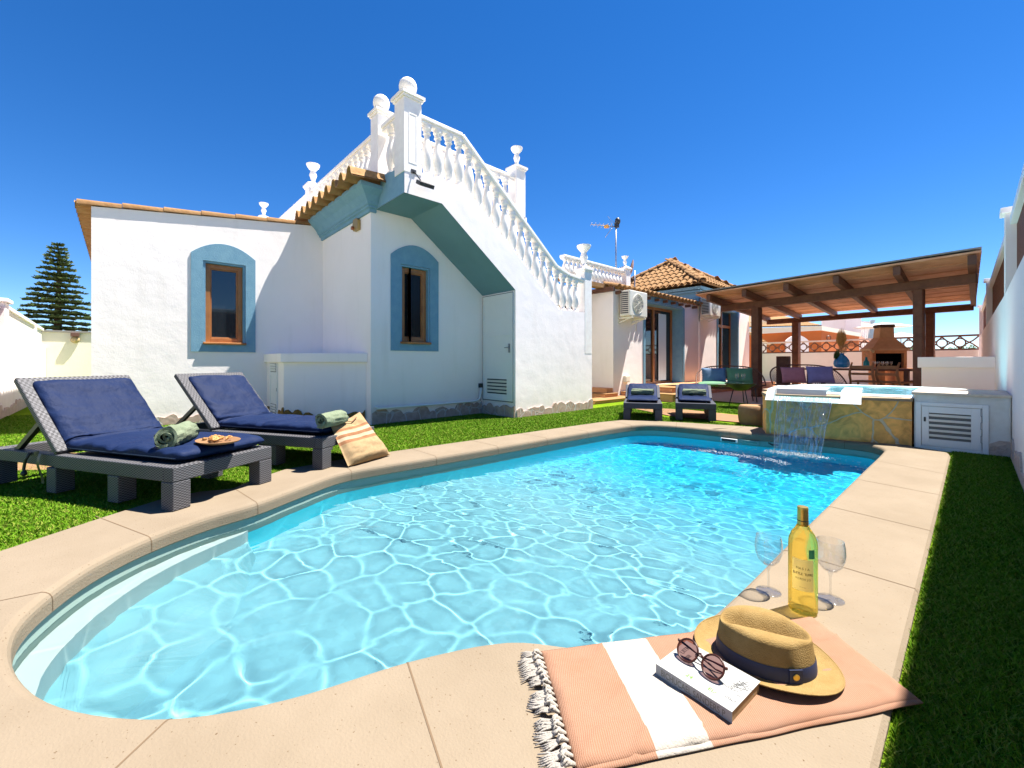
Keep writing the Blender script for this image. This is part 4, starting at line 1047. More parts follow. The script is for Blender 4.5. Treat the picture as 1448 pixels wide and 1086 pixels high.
# norfolk pine --------------------------------------------------------------------
tp = Vector((-31.8, -2.35, 0))
t = thing('pine_tree', 'tall dark green araucaria tree with tiered branches behind left wall', 'tree', tp)
m_ = MB(); m_.tube([(0, 0, 0), (.03, 0, 3), (0, .03, 5.5), (0, 0, 6.9)], [.22, .15, .07, .015], 10); O('trunk', m_, BARK, t, world=False, sm=0)
m_ = MB(); rnd = random.Random(5); z = 1.0
while z < 6.85:
    f = (6.95-z)/5.3; rad = .08+1.72*min(1, f)**.85*rnd.uniform(.92, 1.06); nb = 11 if z < 5.8 else 6; a0 = rnd.uniform(0, 6)
    for k in range(nb):
        a = a0+2*math.pi*k/nb+rnd.uniform(-.2, .2); rr = rad*rnd.uniform(.72, 1.1); dr_ = Vector((math.cos(a), math.sin(a), 0)); sd = Vector((-dr_.y, dr_.x, 0))
        steps_ = max(5, int(rr/.075)); prev = None
        for s_ in range(steps_+1):
            q = s_/steps_; p = dr_*(rr*q)+Vector((0, 0, z+.10*math.sin(q*2.6)+.10*q*q*(1 if z > 3 else .3)-.10*q))
            if prev is not None: m_.bar(prev, p, .03, .03)
            prev = p
            if q > .12:
                wl = .05+.30*rr/1.7*math.sin(min(1, q*1.02)*math.pi)**.7
                for sgn in (-1, 1):
                    for kk in range(2):
                        tip = p+sd*(sgn*wl*rnd.uniform(.6, 1.1))+dr_*rnd.uniform(.02, .16)+Vector((0, 0, rnd.uniform(-.02, .10)))
                        w_ = Vector((rnd.uniform(-.025, .025), rnd.uniform(-.025, .025), .035))
                        m_.add([p-w_, p+w_, tip+w_*.7, tip-w_*.7], [(0, 1, 2, 3)])
                        w2 = dr_*.03; m_.add([p-w2, p+w2, tip+w2*.6, tip-w2*.6], [(0, 1, 2, 3)])
    z += rnd.uniform(.22, .31) if z < 5.6 else .2
O('crown', m_, LEAF, t, world=False, recalc=False)

# ------------------------------------------------------------------ loungers
def sweep_pad(m_, path, nrm, W, T_, nv=26, edge=.5, wr=None, ex=4):
    """closed soft pad: path = centre points, nrm = normals; superelliptic section width W, thickness T"""
    n = len(path); base = len(m_.v); pts = []
    d0 = [(path[min(n-1, i+1)]-path[max(0, i-1)]).normalized() for i in range(n)]
    for i in range(n):
        u = i/(n-1); e = min(1, min(u, 1-u)*n/3.0+.02); e = 1-(1-e)**2
        sd = d0[i].cross(nrm[i]).normalized()
        for k in range(nv):
            a = 2*math.pi*k/nv; c, s_ = math.cos(a), math.sin(a)
            x = math.copysign(abs(c)**(2/ex), c); y = math.copysign(abs(s_)**(2/2.4), s_)
            p = path[i]+sd*(x*W/2*(.93+.07*e))+nrm[i]*(y*T_/2*(.25+.75*e))
            if wr and s_ > -.2: p = p+nrm[i]*wr(u, x)*min(1, abs(s_)*2+.2)
            pts.append(p)
    fs = []
    for i in range(n-1):
        for k in range(nv): k2 = (k+1) % nv; fs.append((i*nv+k, i*nv+k2, (i+1)*nv+k2, (i+1)*nv+k))
    fs.append(list(range(nv))); fs.append([(n-1)*nv+k for k in range(nv)][::-1])
    m_.add(pts, fs)
def lounger(loc, rz, hinge, label, rec=46, total=1.85, mat=WEAVE, bl_=.66, W=.66, lean=False):
    t = thing('sun_lounger', label, 'sun lounger', loc, rz, 'wicker sun loungers around the pool')
    h = .25; f = .075
    m_ = MB()
    m_.box(0, 0, h-.085, f, W, h); m_.box(f, 0, h-.085, hinge, f, h-.0); m_.box(f, W-f, h-.085, hinge, W, h)
    m_.box(hinge+.004, .01, h-.083, total, f, h-.004); m_.box(hinge+.004, W-f, h-.083, total, W-.01, h-.004); m_.box(total-f, f, h-.083, total, W-f, h-.004)
    m_.box(f, f, h-.05, hinge, W-f, h-.012)
    O('seat_frame', m_, mat, t, world=False, bev=.006)
    for lx in (.0, .47, hinge-.02, total-.12):
        for ly in (0, W-.10):
            if lx == .47 and ly == 0 and False: continue
            m_ = MB(); m_.box(lx, ly, 0, lx+.10, ly+.10, h-.086); O('leg', m_, mat, t, world=False, bev=.006)
    c, s_ = math.cos(R(rec)), math.sin(R(rec)); hp = Vector((hinge-.02, 0, h+.008))
    m_ = MB(); m_.obox(hp+Vector((c*bl_/2, W/2, s_*bl_/2)), (c*bl_/2, 0, s_*bl_/2), (0, W/2, 0), (-s_*.02, 0, c*.02)); bk = O('backrest', m_, mat, t, world=False, bev=.008)
    for yy in (.05, W-.05): m_ = MB(); m_.bar(hp+Vector((c*.33, yy, s_*.33-.03)), (hinge+.52 if total > 1.6 else total-.05, yy, h-.02), .03, .03); O('support', m_, BLACK, t, world=False)
    return t
def mattress(loc, rz, hinge, label, rec=46, W=.565, bl_=.56, wr_seed=0, start=.13, lab_group='navy lounger cushions'):
    t = thing('lounger_cushion', label, 'cushion', loc, rz, lab_group)
    h = .25; T_ = .08; c, s_ = math.cos(R(rec)), math.sin(R(rec)); path = []; nrm = []
    n1, nb, n2 = 26, 9, 20; L1 = hinge-.05-start
    for i in range(n1): x = start+L1*i/(n1-1); path.append(Vector((x, .305, h+T_/2+.006))); nrm.append(Vector((0, 0, 1)))
    r = .10; cx = path[-1].x
    for i in range(1, nb):
        a = R(rec)*i/nb; path.append(Vector((cx+r*math.sin(a), .305, h+T_/2+.006+r*(1-math.cos(a))))); nrm.append(Vector((-math.sin(a), 0, math.cos(a))))
    b0 = path[-1]
    for i in range(1, n2): path.append(b0+Vector((c, 0, s_))*(bl_*i/(n2-1))); nrm.append(Vector((-s_, 0, c)))
    def wr(u, x):
        bend = math.exp(-((u-.60)/.10)**2)
        v = .013*noise.noise(Vector((u*14+wr_seed, x*1.6+u*3, 1)))+.024*bend*noise.noise(Vector((u*42+wr_seed, x*1.3, 4)))
        v += .010*noise.noise(Vector((u*26+x*4, x*2.2, 9+wr_seed)))
        if abs(u-.30) < .014: v -= .014
        if abs(u-.60) < .012: v -= .012
        return v
    dense = []; dn = []
    for i in range(len(path)-1):
        for q in (0, .5): dense.append(path[i].lerp(path[i+1], q)); dn.append(nrm[i].lerp(nrm[i+1], q).normalized())
    m_ = MB(); sweep_pad(m_, dense, dn, W, T_, nv=56, wr=wr, ex=7); md = O('pad', m_, NAVY, t, world=False, sm=0)
    m_ = MB()
    for sg in (-1, 1):
        pth = [p+Vector((0, sg*(W/2-.004), 0))-n_*.012 for p, n_ in zip(dense[2:-2], dn[2:-2])]; m_.tube(pth, .004, 5)
    O('piping', m_, PIPING, md, world=False, sm=0)
    return t
RZ = math.atan2(-.487, -.873)
B1 = (-3.39, .795, 0); lounger(B1, RZ, 1.10, 'near grey wicker sun lounger with its rear frame at the left edge')
mattress(B1, RZ, 1.10, 'navy cushion on the near lounger beneath the snack tray', wr_seed=0, start=.035, W=.59)
B2 = (-3.47-.32, 1.17+.575, 0); lounger(B2, RZ, 1.22, 'second grey wicker sun lounger with striped beach bag at its foot')
mattress(B2, RZ, 1.22, 'navy cushion on the lounger next to the beach bag', wr_seed=5.5, start=.06, W=.555)
# strap hanging from the near lounger
m_ = MB(); T_ = Matrix.Translation(B1) @ Matrix.Rotation(RZ, 4, 'Z'); m_.T = T_
m_.grid(lambda u, v: (1.20+.03*v, .672+.012*math.sin(u*5), .255-.20*u), 14, 2); m_.grid(lambda u, v: (1.23+.10*u, .67+.01*math.sin(u*6), .25-.02*u-.0+.02*v), 10, 2)
m_.tube([(1.33, .672, .25), (1.36, .68, .20), (1.39, .675, .14), (1.37, .68, .11)], .009, 6); m_.lathe([(.004, 0), (.018, .01), (.014, .03), (.004, .035)], (1.375, .68, .095), 8)
tag(O('lounger_strap', m_, BLACK, sm=0, recalc=False), 'black fabric strap dangling from the near lounger frame', 'strap')

# far loungers
RF1 = math.atan2(.72, -.69); RF2 = math.atan2(.86, -.50)
def far_set(A, Bp, label, lc, lt):
    A = Vector(A); Bp = Vector(Bp); y = (Bp-A).normalized(); W_ = (Bp-A).length
    xdir = Vector((-y.y, y.x)); # away from camera
    rz = math.atan2(xdir.y, xdir.x); org = Bp if (Vector((-xdir.y, xdir.x)).dot(A-Bp) > 0) else A
    lounger((org.x, org.y, 0), rz, .80, label, rec=30, total=1.15, mat=FARGREY, bl_=.38, W=W_)
    t = thing('lounger_cushion', lc, 'cushion', (org.x, org.y, 0), rz, 'navy cushions on the far loungers')
    c, s_ = math.cos(R(32)), math.sin(R(32)); m_ = MB()
    path = [Vector((.10+.62*i/8, W_/2, .285)) for i in range(9)]+[Vector((.76+c*.34*i/9, W_/2, .30+s_*.34*i/9)) for i in range(10)]
    nrm = [Vector((0, 0, 1))]*9+[Vector((-s_, 0, c))]*10
    sweep_pad(m_, path, nrm, W_*.84, .055, nv=30, wr=lambda u, x: .009*noise.noise(Vector((u*18, x*3, org.x*3))), ex=6); O('pad', m_, NAVY, t, world=False, sm=0)
    T2 = Matrix.Translation((org.x, org.y, 0)) @ Matrix.Rotation(rz, 4, 'Z')
    return T2, W_
def rolled_towel(name, label, c, ax, r, L, grp='rolled sage towels on the loungers', seed=1, spiral=True):
    c = Vector(c); ax = Vector(ax).normalized(); t = thing(name, label, 'towel', c, 0, grp)
    X = Vector((0, 0, 1)); X = (X-ax*X.dot(ax)).normalized(); Y = ax.cross(X)
    m_ = MB(); turns = 3.6; N = 130; th = r/(turns+1)*.5
    def sp(q): 
        a = q*turns*2*math.pi; return a, (.10+.90*q)*r*(1-th/r)
    outer = []; 
    for k in range(N+1):
        q = k/N; a, rr = sp(q); wob = 1+.03*math.sin(a*2.3+seed)
        outer.append((a, rr*wob))
    def P(a, rr, l): return X*(rr*math.cos(a))+Y*(rr*math.sin(a)*1.0)+ax*l
    for k in range(N):
        (a0, r0), (a1, r1) = outer[k], outer[k+1]
        la = -L/2+.012*math.sin(k*.23+seed)+.02*(1-k/N); lb = L/2-.012*math.sin(k*.3)-.02*(1-k/N)
        la2 = -L/2+.012*math.sin((k+1)*.23+seed)+.02*(1-(k+1)/N); lb2 = L/2-.012*math.sin((k+1)*.3)-.02*(1-(k+1)/N)
        m_.add([P(a0, r0-th, la), P(a0, r0+th, la), P(a1, r1+th, la2), P(a1, r1-th, la2)], [(0, 1, 2, 3)])
        m_.add([P(a0, r0-th, lb), P(a0, r0+th, lb), P(a1, r1+th, lb2), P(a1, r1-th, lb2)], [(0, 3, 2, 1)])
        segs = 8 if k > N*.7 else 1
        for j in range(segs):
            q0, q1 = j/segs, (j+1)/segs
            def rad(a, rr, q): return rr+th+(.012*r/.07*noise.noise(Vector((math.cos(a)*2, math.sin(a)*2, q*4+seed))) if segs > 1 else 0)-(.10*r*math.exp(-((q-.55)/.05)**2) if segs > 1 else 0)
            m_.add([P(a0, rad(a0, r0, q0), la+(lb-la)*q0), P(a0, rad(a0, r0, q1), la+(lb-la)*q1), P(a1, rad(a1, r1, q1), la2+(lb2-la2)*q1), P(a1, rad(a1, r1, q0), la2+(lb2-la2)*q0)], [(0, 1, 2, 3)])
    O('roll', m_, TOWELG, t, world=False, sm=40, recalc=False)
    return t
def A3(px, py, z):   # a point of the place at height z seen at that spot of the survey photograph
    u = (px-724)/600.5; w = -(py-512)/600.5; s_, c_ = math.sin(R(47.31)), math.cos(R(47.31)); t_ = (z-CAMH)/w
    return Vector(((-s_+c_*u)*t_, (c_+s_*u)*t_, z))
rolled_towel('rolled_towel', 'sage green rolled towel on the near lounger beside snack tray', Vector((-3.435, .266, .392)), (-.90, .44, 0), .072, .30, seed=2)
rolled_towel('rolled_towel', 'sage green rolled towel at the foot of the lounger by beach bag', Vector((-3.56, 1.27, .388)), (-.62, .78, 0), .066, .30, seed=4)
T1, W1_ = far_set((-3.50, 5.47), (-3.03, 5.745), 'far grey sun lounger nearest the staircase, facing the pool', 'navy cushion on the far lounger nearest the staircase', '')
T2_, W2_ = far_set((-2.97, 6.02), (-2.48, 6.26), 'far grey sun lounger nearest the round stone table', 'navy cushion on the far lounger nearest the round stone table', '')
for (Tm, Wm, lab, sd) in ((T1, W1_, 'dark green rolled towel on far lounger nearest the staircase', 3), (T2_, W2_, 'dark green rolled towel on far lounger nearest the round table', 7)):
    p = Tm @ Vector((.60, Wm/2, .375)); ax = (Tm.to_3x3() @ Vector((0, 1, 0)))
    rolled_towel('rolled_towel', lab, p, ax, .055, Wm*.62, seed=sd)

# snack tray
p = Vector((-3.27, .46, .338)); t = thing('snack_tray', 'wooden tray of pretzels and nuts on the near lounger cushion', 'tray', p, R(15))
m_ = MB(); m_.lathe([(.12, 0), (.145, .006), (.158, .016), (.150, .016), (.138, .009), (.002, .006)], n=28, sy=.72); O('tray', m_, M('tray_wood', (.55, .30, .15), .6, n=(20, .3)), t, world=False, sm=40)
m_ = MB(); rnd = random.Random(3)
PRZ = M('pretzel', (.36, .13, .03), .5, n=(30, .5), col2=(.60, .33, .10))
for k in range(16):
    cx, cy_ = rnd.uniform(-.09, .09), rnd.uniform(-.055, .055); rr = rnd.uniform(.014, .022); tl = rnd.uniform(-.5, .5); a0 = rnd.uniform(0, 6)
    m_.tube([(cx+rr*math.cos(a), cy_+rr*math.sin(a)*math.cos(tl), .016+rnd.uniform(0, .010)+rr*math.sin(a)*math.sin(tl)+.006) for a in [a0+q*2*math.pi/10 for q in range(10)]], .0045, 6, closed=True)
O('pretzels', m_, PRZ, t, world=False, sm=0)
m_ = MB()
for k in range(14): m_.sphere((rnd.uniform(-.10, .0), rnd.uniform(-.05, .05), .018), rnd.uniform(.006, .011), 8)
O('nuts', m_, M('nuts', (.62, .34, .12), .5), t, world=False, sm=0)

# beach bag
t = thing('beach_bag', 'sand coloured beach bag with terracotta stripes leaning on lounger foot', 'bag', (-3.5, 1.55, 0))
bl0, br0, tl0, tr0 = Vector((-3.40, 1.345, .012)), Vector((-3.575, 1.80, .012)), Vector((-3.63, 1.27, .365)), Vector((-3.80, 1.61, .395))
nn_ = (br0-bl0).cross(tl0-bl0).normalized()
if nn_.x < 0: nn_ = -nn_
BAGC = [M('bag_sand', (.70, .48, .26), .85, .1, n=(30, .2), bump=(260, .8, .003)), M('bag_terracotta', (.60, .29, .15), .85, .1, n=(30, .2), bump=(260, .8, .003)), M('bag_cream', (.80, .62, .42), .85, .1, n=(30, .15), bump=(260, .8, .003))]
m_ = MB(); NU, NV = 26, 60
def bagp(u, v, side):
    b_ = bl0.lerp(br0, u); t_ = tl0.lerp(tr0, u); p = b_.lerp(t_, v)
    p = p+Vector((0, 0, 1))*(.035*math.sin(u*math.pi)*-v*v)
    bulge = .13*(1-(2*u-1)**4)*(1-v)**.5*(1-(max(0, .12-v)/.12)**2)*.9+.012
    edge = min(1, min(u, 1-u)*12)
    q = p+nn_*side*bulge*edge*.55+nn_*(.014*fbm(u*4, v*5, side)*edge)
    if v < .06: q.z = max(q.z, .004)
    return q
for side in (1, -1):
    base = len(m_.v)
    for j in range(NV):
        for i in range(NU): m_.v.append(bagp(i/(NU-1), j/(NV-1), side))
    for j in range(NV-1):
        v = (j+.5)/(NV-1)
        mi = 1 if (.42 < v < .49 or .56 < v < .63 or .72 < v < .76) else (2 if .49 < v < .56 or .63 < v < .70 else 0)
        for i in range(NU-1):
            a = base+j*NU+i; m_.f.append([a, a+1, a+NU+1, a+NU] if side > 0 else [a, a+NU, a+NU+1, a+1]); m_.m.append(mi)
b0 = 0; b1 = NU*NV
for i in range(NU-1): m_.f.append([b0+i, b1+i, b1+i+1, b0+i+1]); m_.m.append(0)
for j in range(NV-1):
    for e in (0, NU-1): m_.f.append([b0+j*NU+e, b1+j*NU+e, b1+(j+1)*NU+e, b0+(j+1)*NU+e]); m_.m.append(0)
O('bag_body', m_, BAGC, t, sm=0, recalc=False)
m_ = MB()
for off_ in (0,):
    q0 = bagp(.35, .93, 1); q1 = bagp(.72, .93, 1)
    m_.tube([q0, q0+nn_*.03+Vector((0, 0, -.01)), (q0+q1)/2+nn_*.03+Vector((0, 0, -.035)), q1+nn_*.015, q1], .004, 6)
    q0 = bagp(.30, .96, -1); q1 = bagp(.7, .96, -1)
    m_.tube([q0, (q0+q1)/2+Vector((0, 0, .03)), q1], .006, 6)
O('handle', m_, M('leather', (.20, .09, .04), .6), t, sm=0)

# ------------------------------------------------------------------ jacuzzi, waterfall
t = thing('stone_spa', 'raised spa tub clad in ochre stone at the pool end', 'spa tub', (-1.0, 7, 0))
FR = [(-1.80, 6.35), (-1.80, 5.98), (-1.66, 5.64), (-1.2, 5.735), (-.80, 5.81), (-.42, 5.945)]
cx, cy0, rx, ry = -.86, 7.24, 1.06, 1.22
def se(a, sx, sy, e=2.6): c, s_ = math.cos(a), math.sin(a); return (cx+sx*math.copysign(abs(c)**(2/e), c), cy0+sy*math.copysign(abs(s_)**(2/e), s_))
def hollow(outer, z0, z1, k=.93):
    m_ = MB(); ou = [Vector(p) for p in outer]; inn = [Vector(se(2*math.pi*i/48, rx*k, ry*k)) for i in range(48)]
    v1, f1 = fill2(inn, ou, z1); m_.add(v1, f1); ring(m_, ou, z0, ou, z1); ring(m_, inn, z0, inn, z1); return m_
pts = FR+[(-.42, 6.3), (.24, 6.3), (.24, 8.6), (-1.6, 8.6), (-1.98, 8.2), (-1.98, 6.6)]
O('stone_cladding', hollow(pts, -.1, .445), JSTONE, t)
c0 = Vector((-1.1, 6.9)); grow = [(x+(x-c0.x)*.012, y-.012 if y < 6.5 else y) for x, y in pts]
grow = [(min(x, .24), y) for x, y in grow]
O('tile_edge', hollow(grow, .446, .474), M('edge_cream', (.70, .52, .34), .8, n=(8, .2)), t)
# acrylic shell ring
cx, cy0, rx, ry = -.86, 7.24, 1.06, 1.22
def se(a, sx, sy, e=2.6): c, s_ = math.cos(a), math.sin(a); return (cx+sx*math.copysign(abs(c)**(2/e), c), cy0+sy*math.copysign(abs(s_)**(2/e), s_))
m_ = MB(); n = 64; sec = [(1.0, .470), (1.0, .484), (.985, .496), (.95, .500), (.90, .498), (.885, .488), (.86, .35), (.80, 0.05)]
for k in range(len(sec)):
    for i in range(n): x, y = se(2*math.pi*i/n, rx*sec[k][0], ry*sec[k][0]); m_.v.append(Vector((min(x, .225), y, sec[k][1])))
for k in range(len(sec)-1):
    for i in range(n): j = (i+1) % n; m_.f.append([k*n+i, k*n+j, (k+1)*n+j, (k+1)*n+i]); m_.m.append(0)
m_.f.append([(len(sec)-1)*n+i for i in range(n)]); m_.m.append(0)
O('tub_shell', m_, M('spa_shell', (.66, .82, .86), .25, .5), t, sm=40, recalc=False)
m_ = MB(); m_.grid(lambda u, v: (*se(2*math.pi*u, rx*.885*v, ry*.885*v), .478+.004*fbm(math.cos(u*6.28)*v*9, math.sin(u*6.28)*v*9)), 64, 20, wrapu=True); O('spa_water', m_, SPAWATER, t, sm=0, recalc=False)
# spout tray
m_ = MB(); s0 = Vector((-1.72, 5.55)); 
L_ = Vector((-1.62, 5.46, 0)); R_ = Vector((-.77, 5.56, 0)); ex = (R_-L_).normalized(); ey = Vector((-ex.y, ex.x, 0))
def sp_(a, b, z): return L_+ex*a+ey*b+Vector((0, 0, z))
W_ = (R_-L_).length
m_.add([sp_(0, 0, .415), sp_(W_, .0, .415), sp_(W_, .75, .415), sp_(.0, .85, .415), sp_(.04, .06, .455), sp_(W_-.12, .06, .455), sp_(W_-.12, .75, .46), sp_(.04, .85, .46)], [(0, 1, 2, 3), (0, 4, 5, 1), (0, 3, 7, 4), (4, 7, 6, 5)])
for (a0, a1) in ((-.0, .09), (W_-.16, W_+.0)):
    m_.add([sp_(a0, -.0, .415), sp_(a1, 0, .415), sp_(a1, .06, .455), sp_(a0, .06, .455)], [(0, 1, 2, 3)])
def hump(a0, a1, bf=.0):
    N = 14
    for k in range(N):
        q0, q1 = k/N, (k+1)/N
        def pr(q): return (.0+.26*q, .415+.125*math.sin(min(1, q*1.15)*math.pi/2))
        b0_, z0_ = pr(q0); b1_, z1_ = pr(q1)
        m_.add([sp_(a0, b0_, z0_), sp_(a1, b0_, z0_), sp_(a1, b1_, z1_), sp_(a0, b1_, z1_), sp_(a0, b0_, .41), sp_(a0, b1_, .41), sp_(a1, b0_, .41), sp_(a1, b1_, .41)], [(0, 1, 2, 3), (0, 3, 5, 4), (1, 6, 7, 2)])
    m_.add([sp_(a0, .26, .54), sp_(a1, .26, .54), sp_(a1, .85, .548), sp_(a0, .85, .548), sp_(a0, .26, .41), sp_(a0, .85, .41), sp_(a1, .26, .41), sp_(a1, .85, .41)], [(0, 1, 2, 3), (0, 3, 5, 4), (1, 6, 7, 2)])
hump(0, .075); hump(W_-.17, W_)
m_.add([sp_(.075, .28, .44), sp_(.55, .28, .44), sp_(.55, .30, .535), sp_(.075, .30, .535), sp_(.55, .85, .548), sp_(.075, .85, .548), sp_(.55, .85, .43)], [(0, 1, 2, 3), (3, 2, 4, 5), (1, 6, 4, 2)])
O('spout', m_, ACRYL, t, sm=25, recalc=False)
m_ = MB(); m_.grid(lambda u, v: sp_(.08+u*(W_-.26), .0+v*.8, .462+.004*fbm(u*5, v*9)), 20, 20); O('spout_water', m_, SPAWATER, t, sm=0, recalc=False)
# falling sheet
m_ = MB(); rndw = random.Random(2)
def fallp(u, v):
    w = W_-.36; a = .13+u*w; z = .462-v*.60
    out = -.02-.20*v**.55; sq = 1-.16*v
    a = .13+w/2+(a-.13-w/2)*sq-.05*v
    return sp_(a, out+.006*noise.noise(Vector((u*22, v*1.5, 0)))-.0, z)
m_.grid(lambda u, v: fallp(u, v), 90, 24); O('waterfall_sheet', m_, FALLW, t, sm=0, recalc=False)
m_ = MB()
for k in range(11):
    u = 0.004 if k == 0 else (.996 if k == 1 else rndw.random()); v1 = 1 if k < 2 else rndw.uniform(.35, 1)
    v0 = 0 if k < 8 else rndw.uniform(0, .3)
    m_.tube([fallp(min(1, max(0, u+.012*math.sin(q*7+k))), v0+(v1-v0)*q/10)-ey*.006 for q in range(11)], [(.0042 if k < 2 else .0022)*rndw.uniform(.6, 1.2) for q in range(11)], 5)
for k in range(150):
    p = fallp(rndw.uniform(-.03, 1.03), rndw.random()**.6)-ey*rndw.uniform(0, .07); m_.sphere(p, rndw.uniform(.0012, .003), 6)
FOAM = M('white_foam', (.85, .90, .92), .35, .5)
O('water_strands', m_, thin('strand', (.92, .96, .96), .3, .6, .35), t, sm=0, recalc=False)
m_ = MB()
for k in range(1500):
    q = rndw.random(); c_ = fallp(q, 1); rr = abs(rndw.gauss(0, .05)); a = rndw.uniform(0, 6.28)
    x, y = c_.x+rr*math.cos(a)*1.4, c_.y+rr*math.sin(a)-.01
    m_.sphere((x, y, -.135+wave(x, y)+abs(rndw.gauss(0, .006))*(1.5-rr*6)), rndw.uniform(.0015, .006)*(1.2-rr*3), 6)
for k in range(500):
    q = rndw.random(); x = -2.1+q*.9+rndw.gauss(0, .02); y = 4.72+.17*q*0+rndw.gauss(0, .045)+.10*math.sin(q*3)
    m_.sphere((x, y, -.135+wave(x, y)), rndw.uniform(.0012, .005), 6)
for k in range(500):
    x = -1.3+rndw.gauss(0, .75); y = 4.7+rndw.gauss(0, .5)
    if bool(inside(np.array([x]), np.array([y]))[0]): m_.sphere((x, y, -.134+wave(x, y)), rndw.uniform(.001, .0035), 6)
tag(O('water_foam', m_, FOAM, sm=0, recalc=False), 'white splash foam and bubbles where the waterfall hits the pool', 'foam', kind='stuff')
# plaster cabinet with louvred hatch at the right of the spa
t = thing('pump_cabinet', 'white plastered cabinet with louvred metal hatch right of the spa', 'cabinet', (-.1, 6.2, 0))
m_ = MB(); m_.box(-.405, 5.95, -.1, .242, 6.9, .535); O('body', m_, M('worn_plaster', (.70, .70, .66), .85, n=(6, .2), bump=(20, .6, .01), col2=(.60, .57, .50)), t, bev=.02, seg=3)
m_ = MB(); m_.box(-.42, 5.93, .52, .243, 6.9, .548); O('cap', m_, M('worn_cap', (.74, .62, .48), .85, n=(10, .3), bump=(30, .5, .006)), t, bev=.006)
m_ = MB(); yf = 5.936
m_.box(-.392, yf, -.03, -.350, 5.949, .448); m_.box(.064, yf, -.03, .104, 5.949, .448); m_.box(-.350, yf, .412, .064, 5.949, .448); m_.box(-.350, yf, -.03, .064, 5.949, .012)
O('hatch_frame', m_, METALW, t, bev=.003)
m_ = MB(); m_.box(-.345, yf+.003, .017, -.295, 5.949, .407); m_.box(-.008, yf+.003, .017, .059, 5.949, .407); m_.box(-.295, yf+.003, .345, -.008, 5.949, .407); m_.box(-.295, yf+.003, .017, -.008, 5.949, .085)
hd = O('hatch_door', m_, METALW, t, bev=.002)
m_ = MB()
for k in range(5): m_.obox((-.1515, yf+.009, .115+.05*k), (.143, 0, 0), (0, .008, -.017), (0, .001, .001))
O('louvre', m_, METALW, hd)
m_ = MB(); m_.box(-.294, 5.9465, .086, -.009, 5.9485, .344); O('louvre_gap', m_, M('shade_grey', (.13, .13, .12)), hd)
m_ = MB(); m_.box(-.332, yf-.004, .255, -.316, yf+.002, .300); O('latch', m_, BLACK, hd, bev=.003)
m_ = MB(); zz = .03
for k in range(6): m_.box(.052 if k % 2 else .060, yf-.001, zz, (.052 if k % 2 else .060)+.0025, yf+.002, zz+.062); m_.box(.052, yf-.001, zz+.06, .0625, yf+.002, zz+.0625); zz += .0625
O('hinge', m_, M('hinge_dark', (.15, .15, .16), .5), hd)
plinth('stone_plinth', (.105, 5.95, 0), (.24, 5.95, 0), (0, -1, 0), .12, .16, 22, t, STONE, th=.012)
# white parapet behind the spa
m_ = MB(); m_.box(-.557, 9.5, -.1, .24, 9.8, .925)
t = thing('parapet_wall', 'low white parapet wall behind the spa tub', 'wall', (-.2, 9.6, 0))
O('wall', m_, WHITE, t)
m_ = MB(); m_.box(-.60, 9.46, .76, .24, 9.82, .93); O('coping', m_, WHITE, t, bev=.008)
# round stone stool
m_ = MB(); m_.lathe([(.16, -.03), (.185, .02), (.195, .12), (.19, .20), (.175, .235), (.165, .245), (.001, .25)], (-2.08, 6.52, 0), 30)
tag(O('stone_stool', m_, M('sandstone', (.60, .38, .20), .85, n=(5, .3), bump=(30, .5, .01), col2=(.52, .30, .15)), sm=40), 'round sandstone drum table left of the stone spa', 'stool')

# ------------------------------------------------------------------ pergola
t = thing('pergola', 'dark timber pergola with boarded sloping roof beyond the spa', 'pergola', (-2.2, 13.5, 0))
FL, FRp = Vector((-4.55, 11.85)), Vector((.06, 10.72)); BL_, BR_ = Vector((-5.0, 17.1)), Vector((.02, 16.3))
ZF, ZBk = 2.20, 2.20
def lp(a, b, t_): return a+(b-a)*t_
m_ = MB()
m_.bar((*FL, ZF+.08), (*FRp, ZF+.08), .12, .17); O('beam', m_, WOODD, t, bev=.015)
m_ = MB(); m_.bar((*BL_, ZBk+.08), (*BR_, ZBk+.08), .12, .17); O('beam', m_, WOODD, t, bev=.015)
fd = (FL-BL_).normalized()
def zroof(s): return 2.42+.05*s  # s metres in front of back beam /5.4
for k in range(6):
    q = k/5; a = lp(FL+Vector((.0, 0)), FRp+Vector((-.06, 0)), q); b = lp(BL_, BR_, q); d = (a-b).normalized()
    f0 = a+d*(1.1-.15*q); b0_ = b-d*.3
    m_ = MB(); m_.bar((b0_.x, b0_.y, 2.39), (f0.x, f0.y, 2.445), .10, .16); O('rafter', m_, WOODD, t, bev=.01)
m_ = MB()
c1 = FL+(FL-BL_).normalized()*1.15-Vector((.30, 0)); c2 = FRp+(FRp-BR_).normalized()*1.0+Vector((.03, 0)); c3 = BR_-(FRp-BR_).normalized()*.35+Vector((.05, 0)); c4 = BL_-(FL-BL_).normalized()*.35-Vector((.3, 0))
NB = 9
for k in range(NB):
    a, b = lp(c1, c4, k/NB), lp(c2, c3, k/NB); a2, b2 = lp(c1, c4, (k+.985)/NB), lp(c2, c3, (k+.985)/NB)
    za, zb_ = 2.54-.065*k/NB, 2.54-.065*(k+.985)/NB; st = .010
    m_.add([(a.x, a.y, za), (b.x, b.y, za), (b2.x, b2.y, zb_+st), (a2.x, a2.y, zb_+st), (a.x, a.y, za+.03), (b.x, b.y, za+.03), (b2.x, b2.y, zb_+st+.03), (a2.x, a2.y, zb_+st+.03)],
           [(0, 3, 2, 1), (4, 5, 6, 7), (0, 1, 5, 4), (2, 3, 7, 6), (0, 4, 7, 3), (1, 2, 6, 5)])
O('roof_boards', m_, WOODC, t)
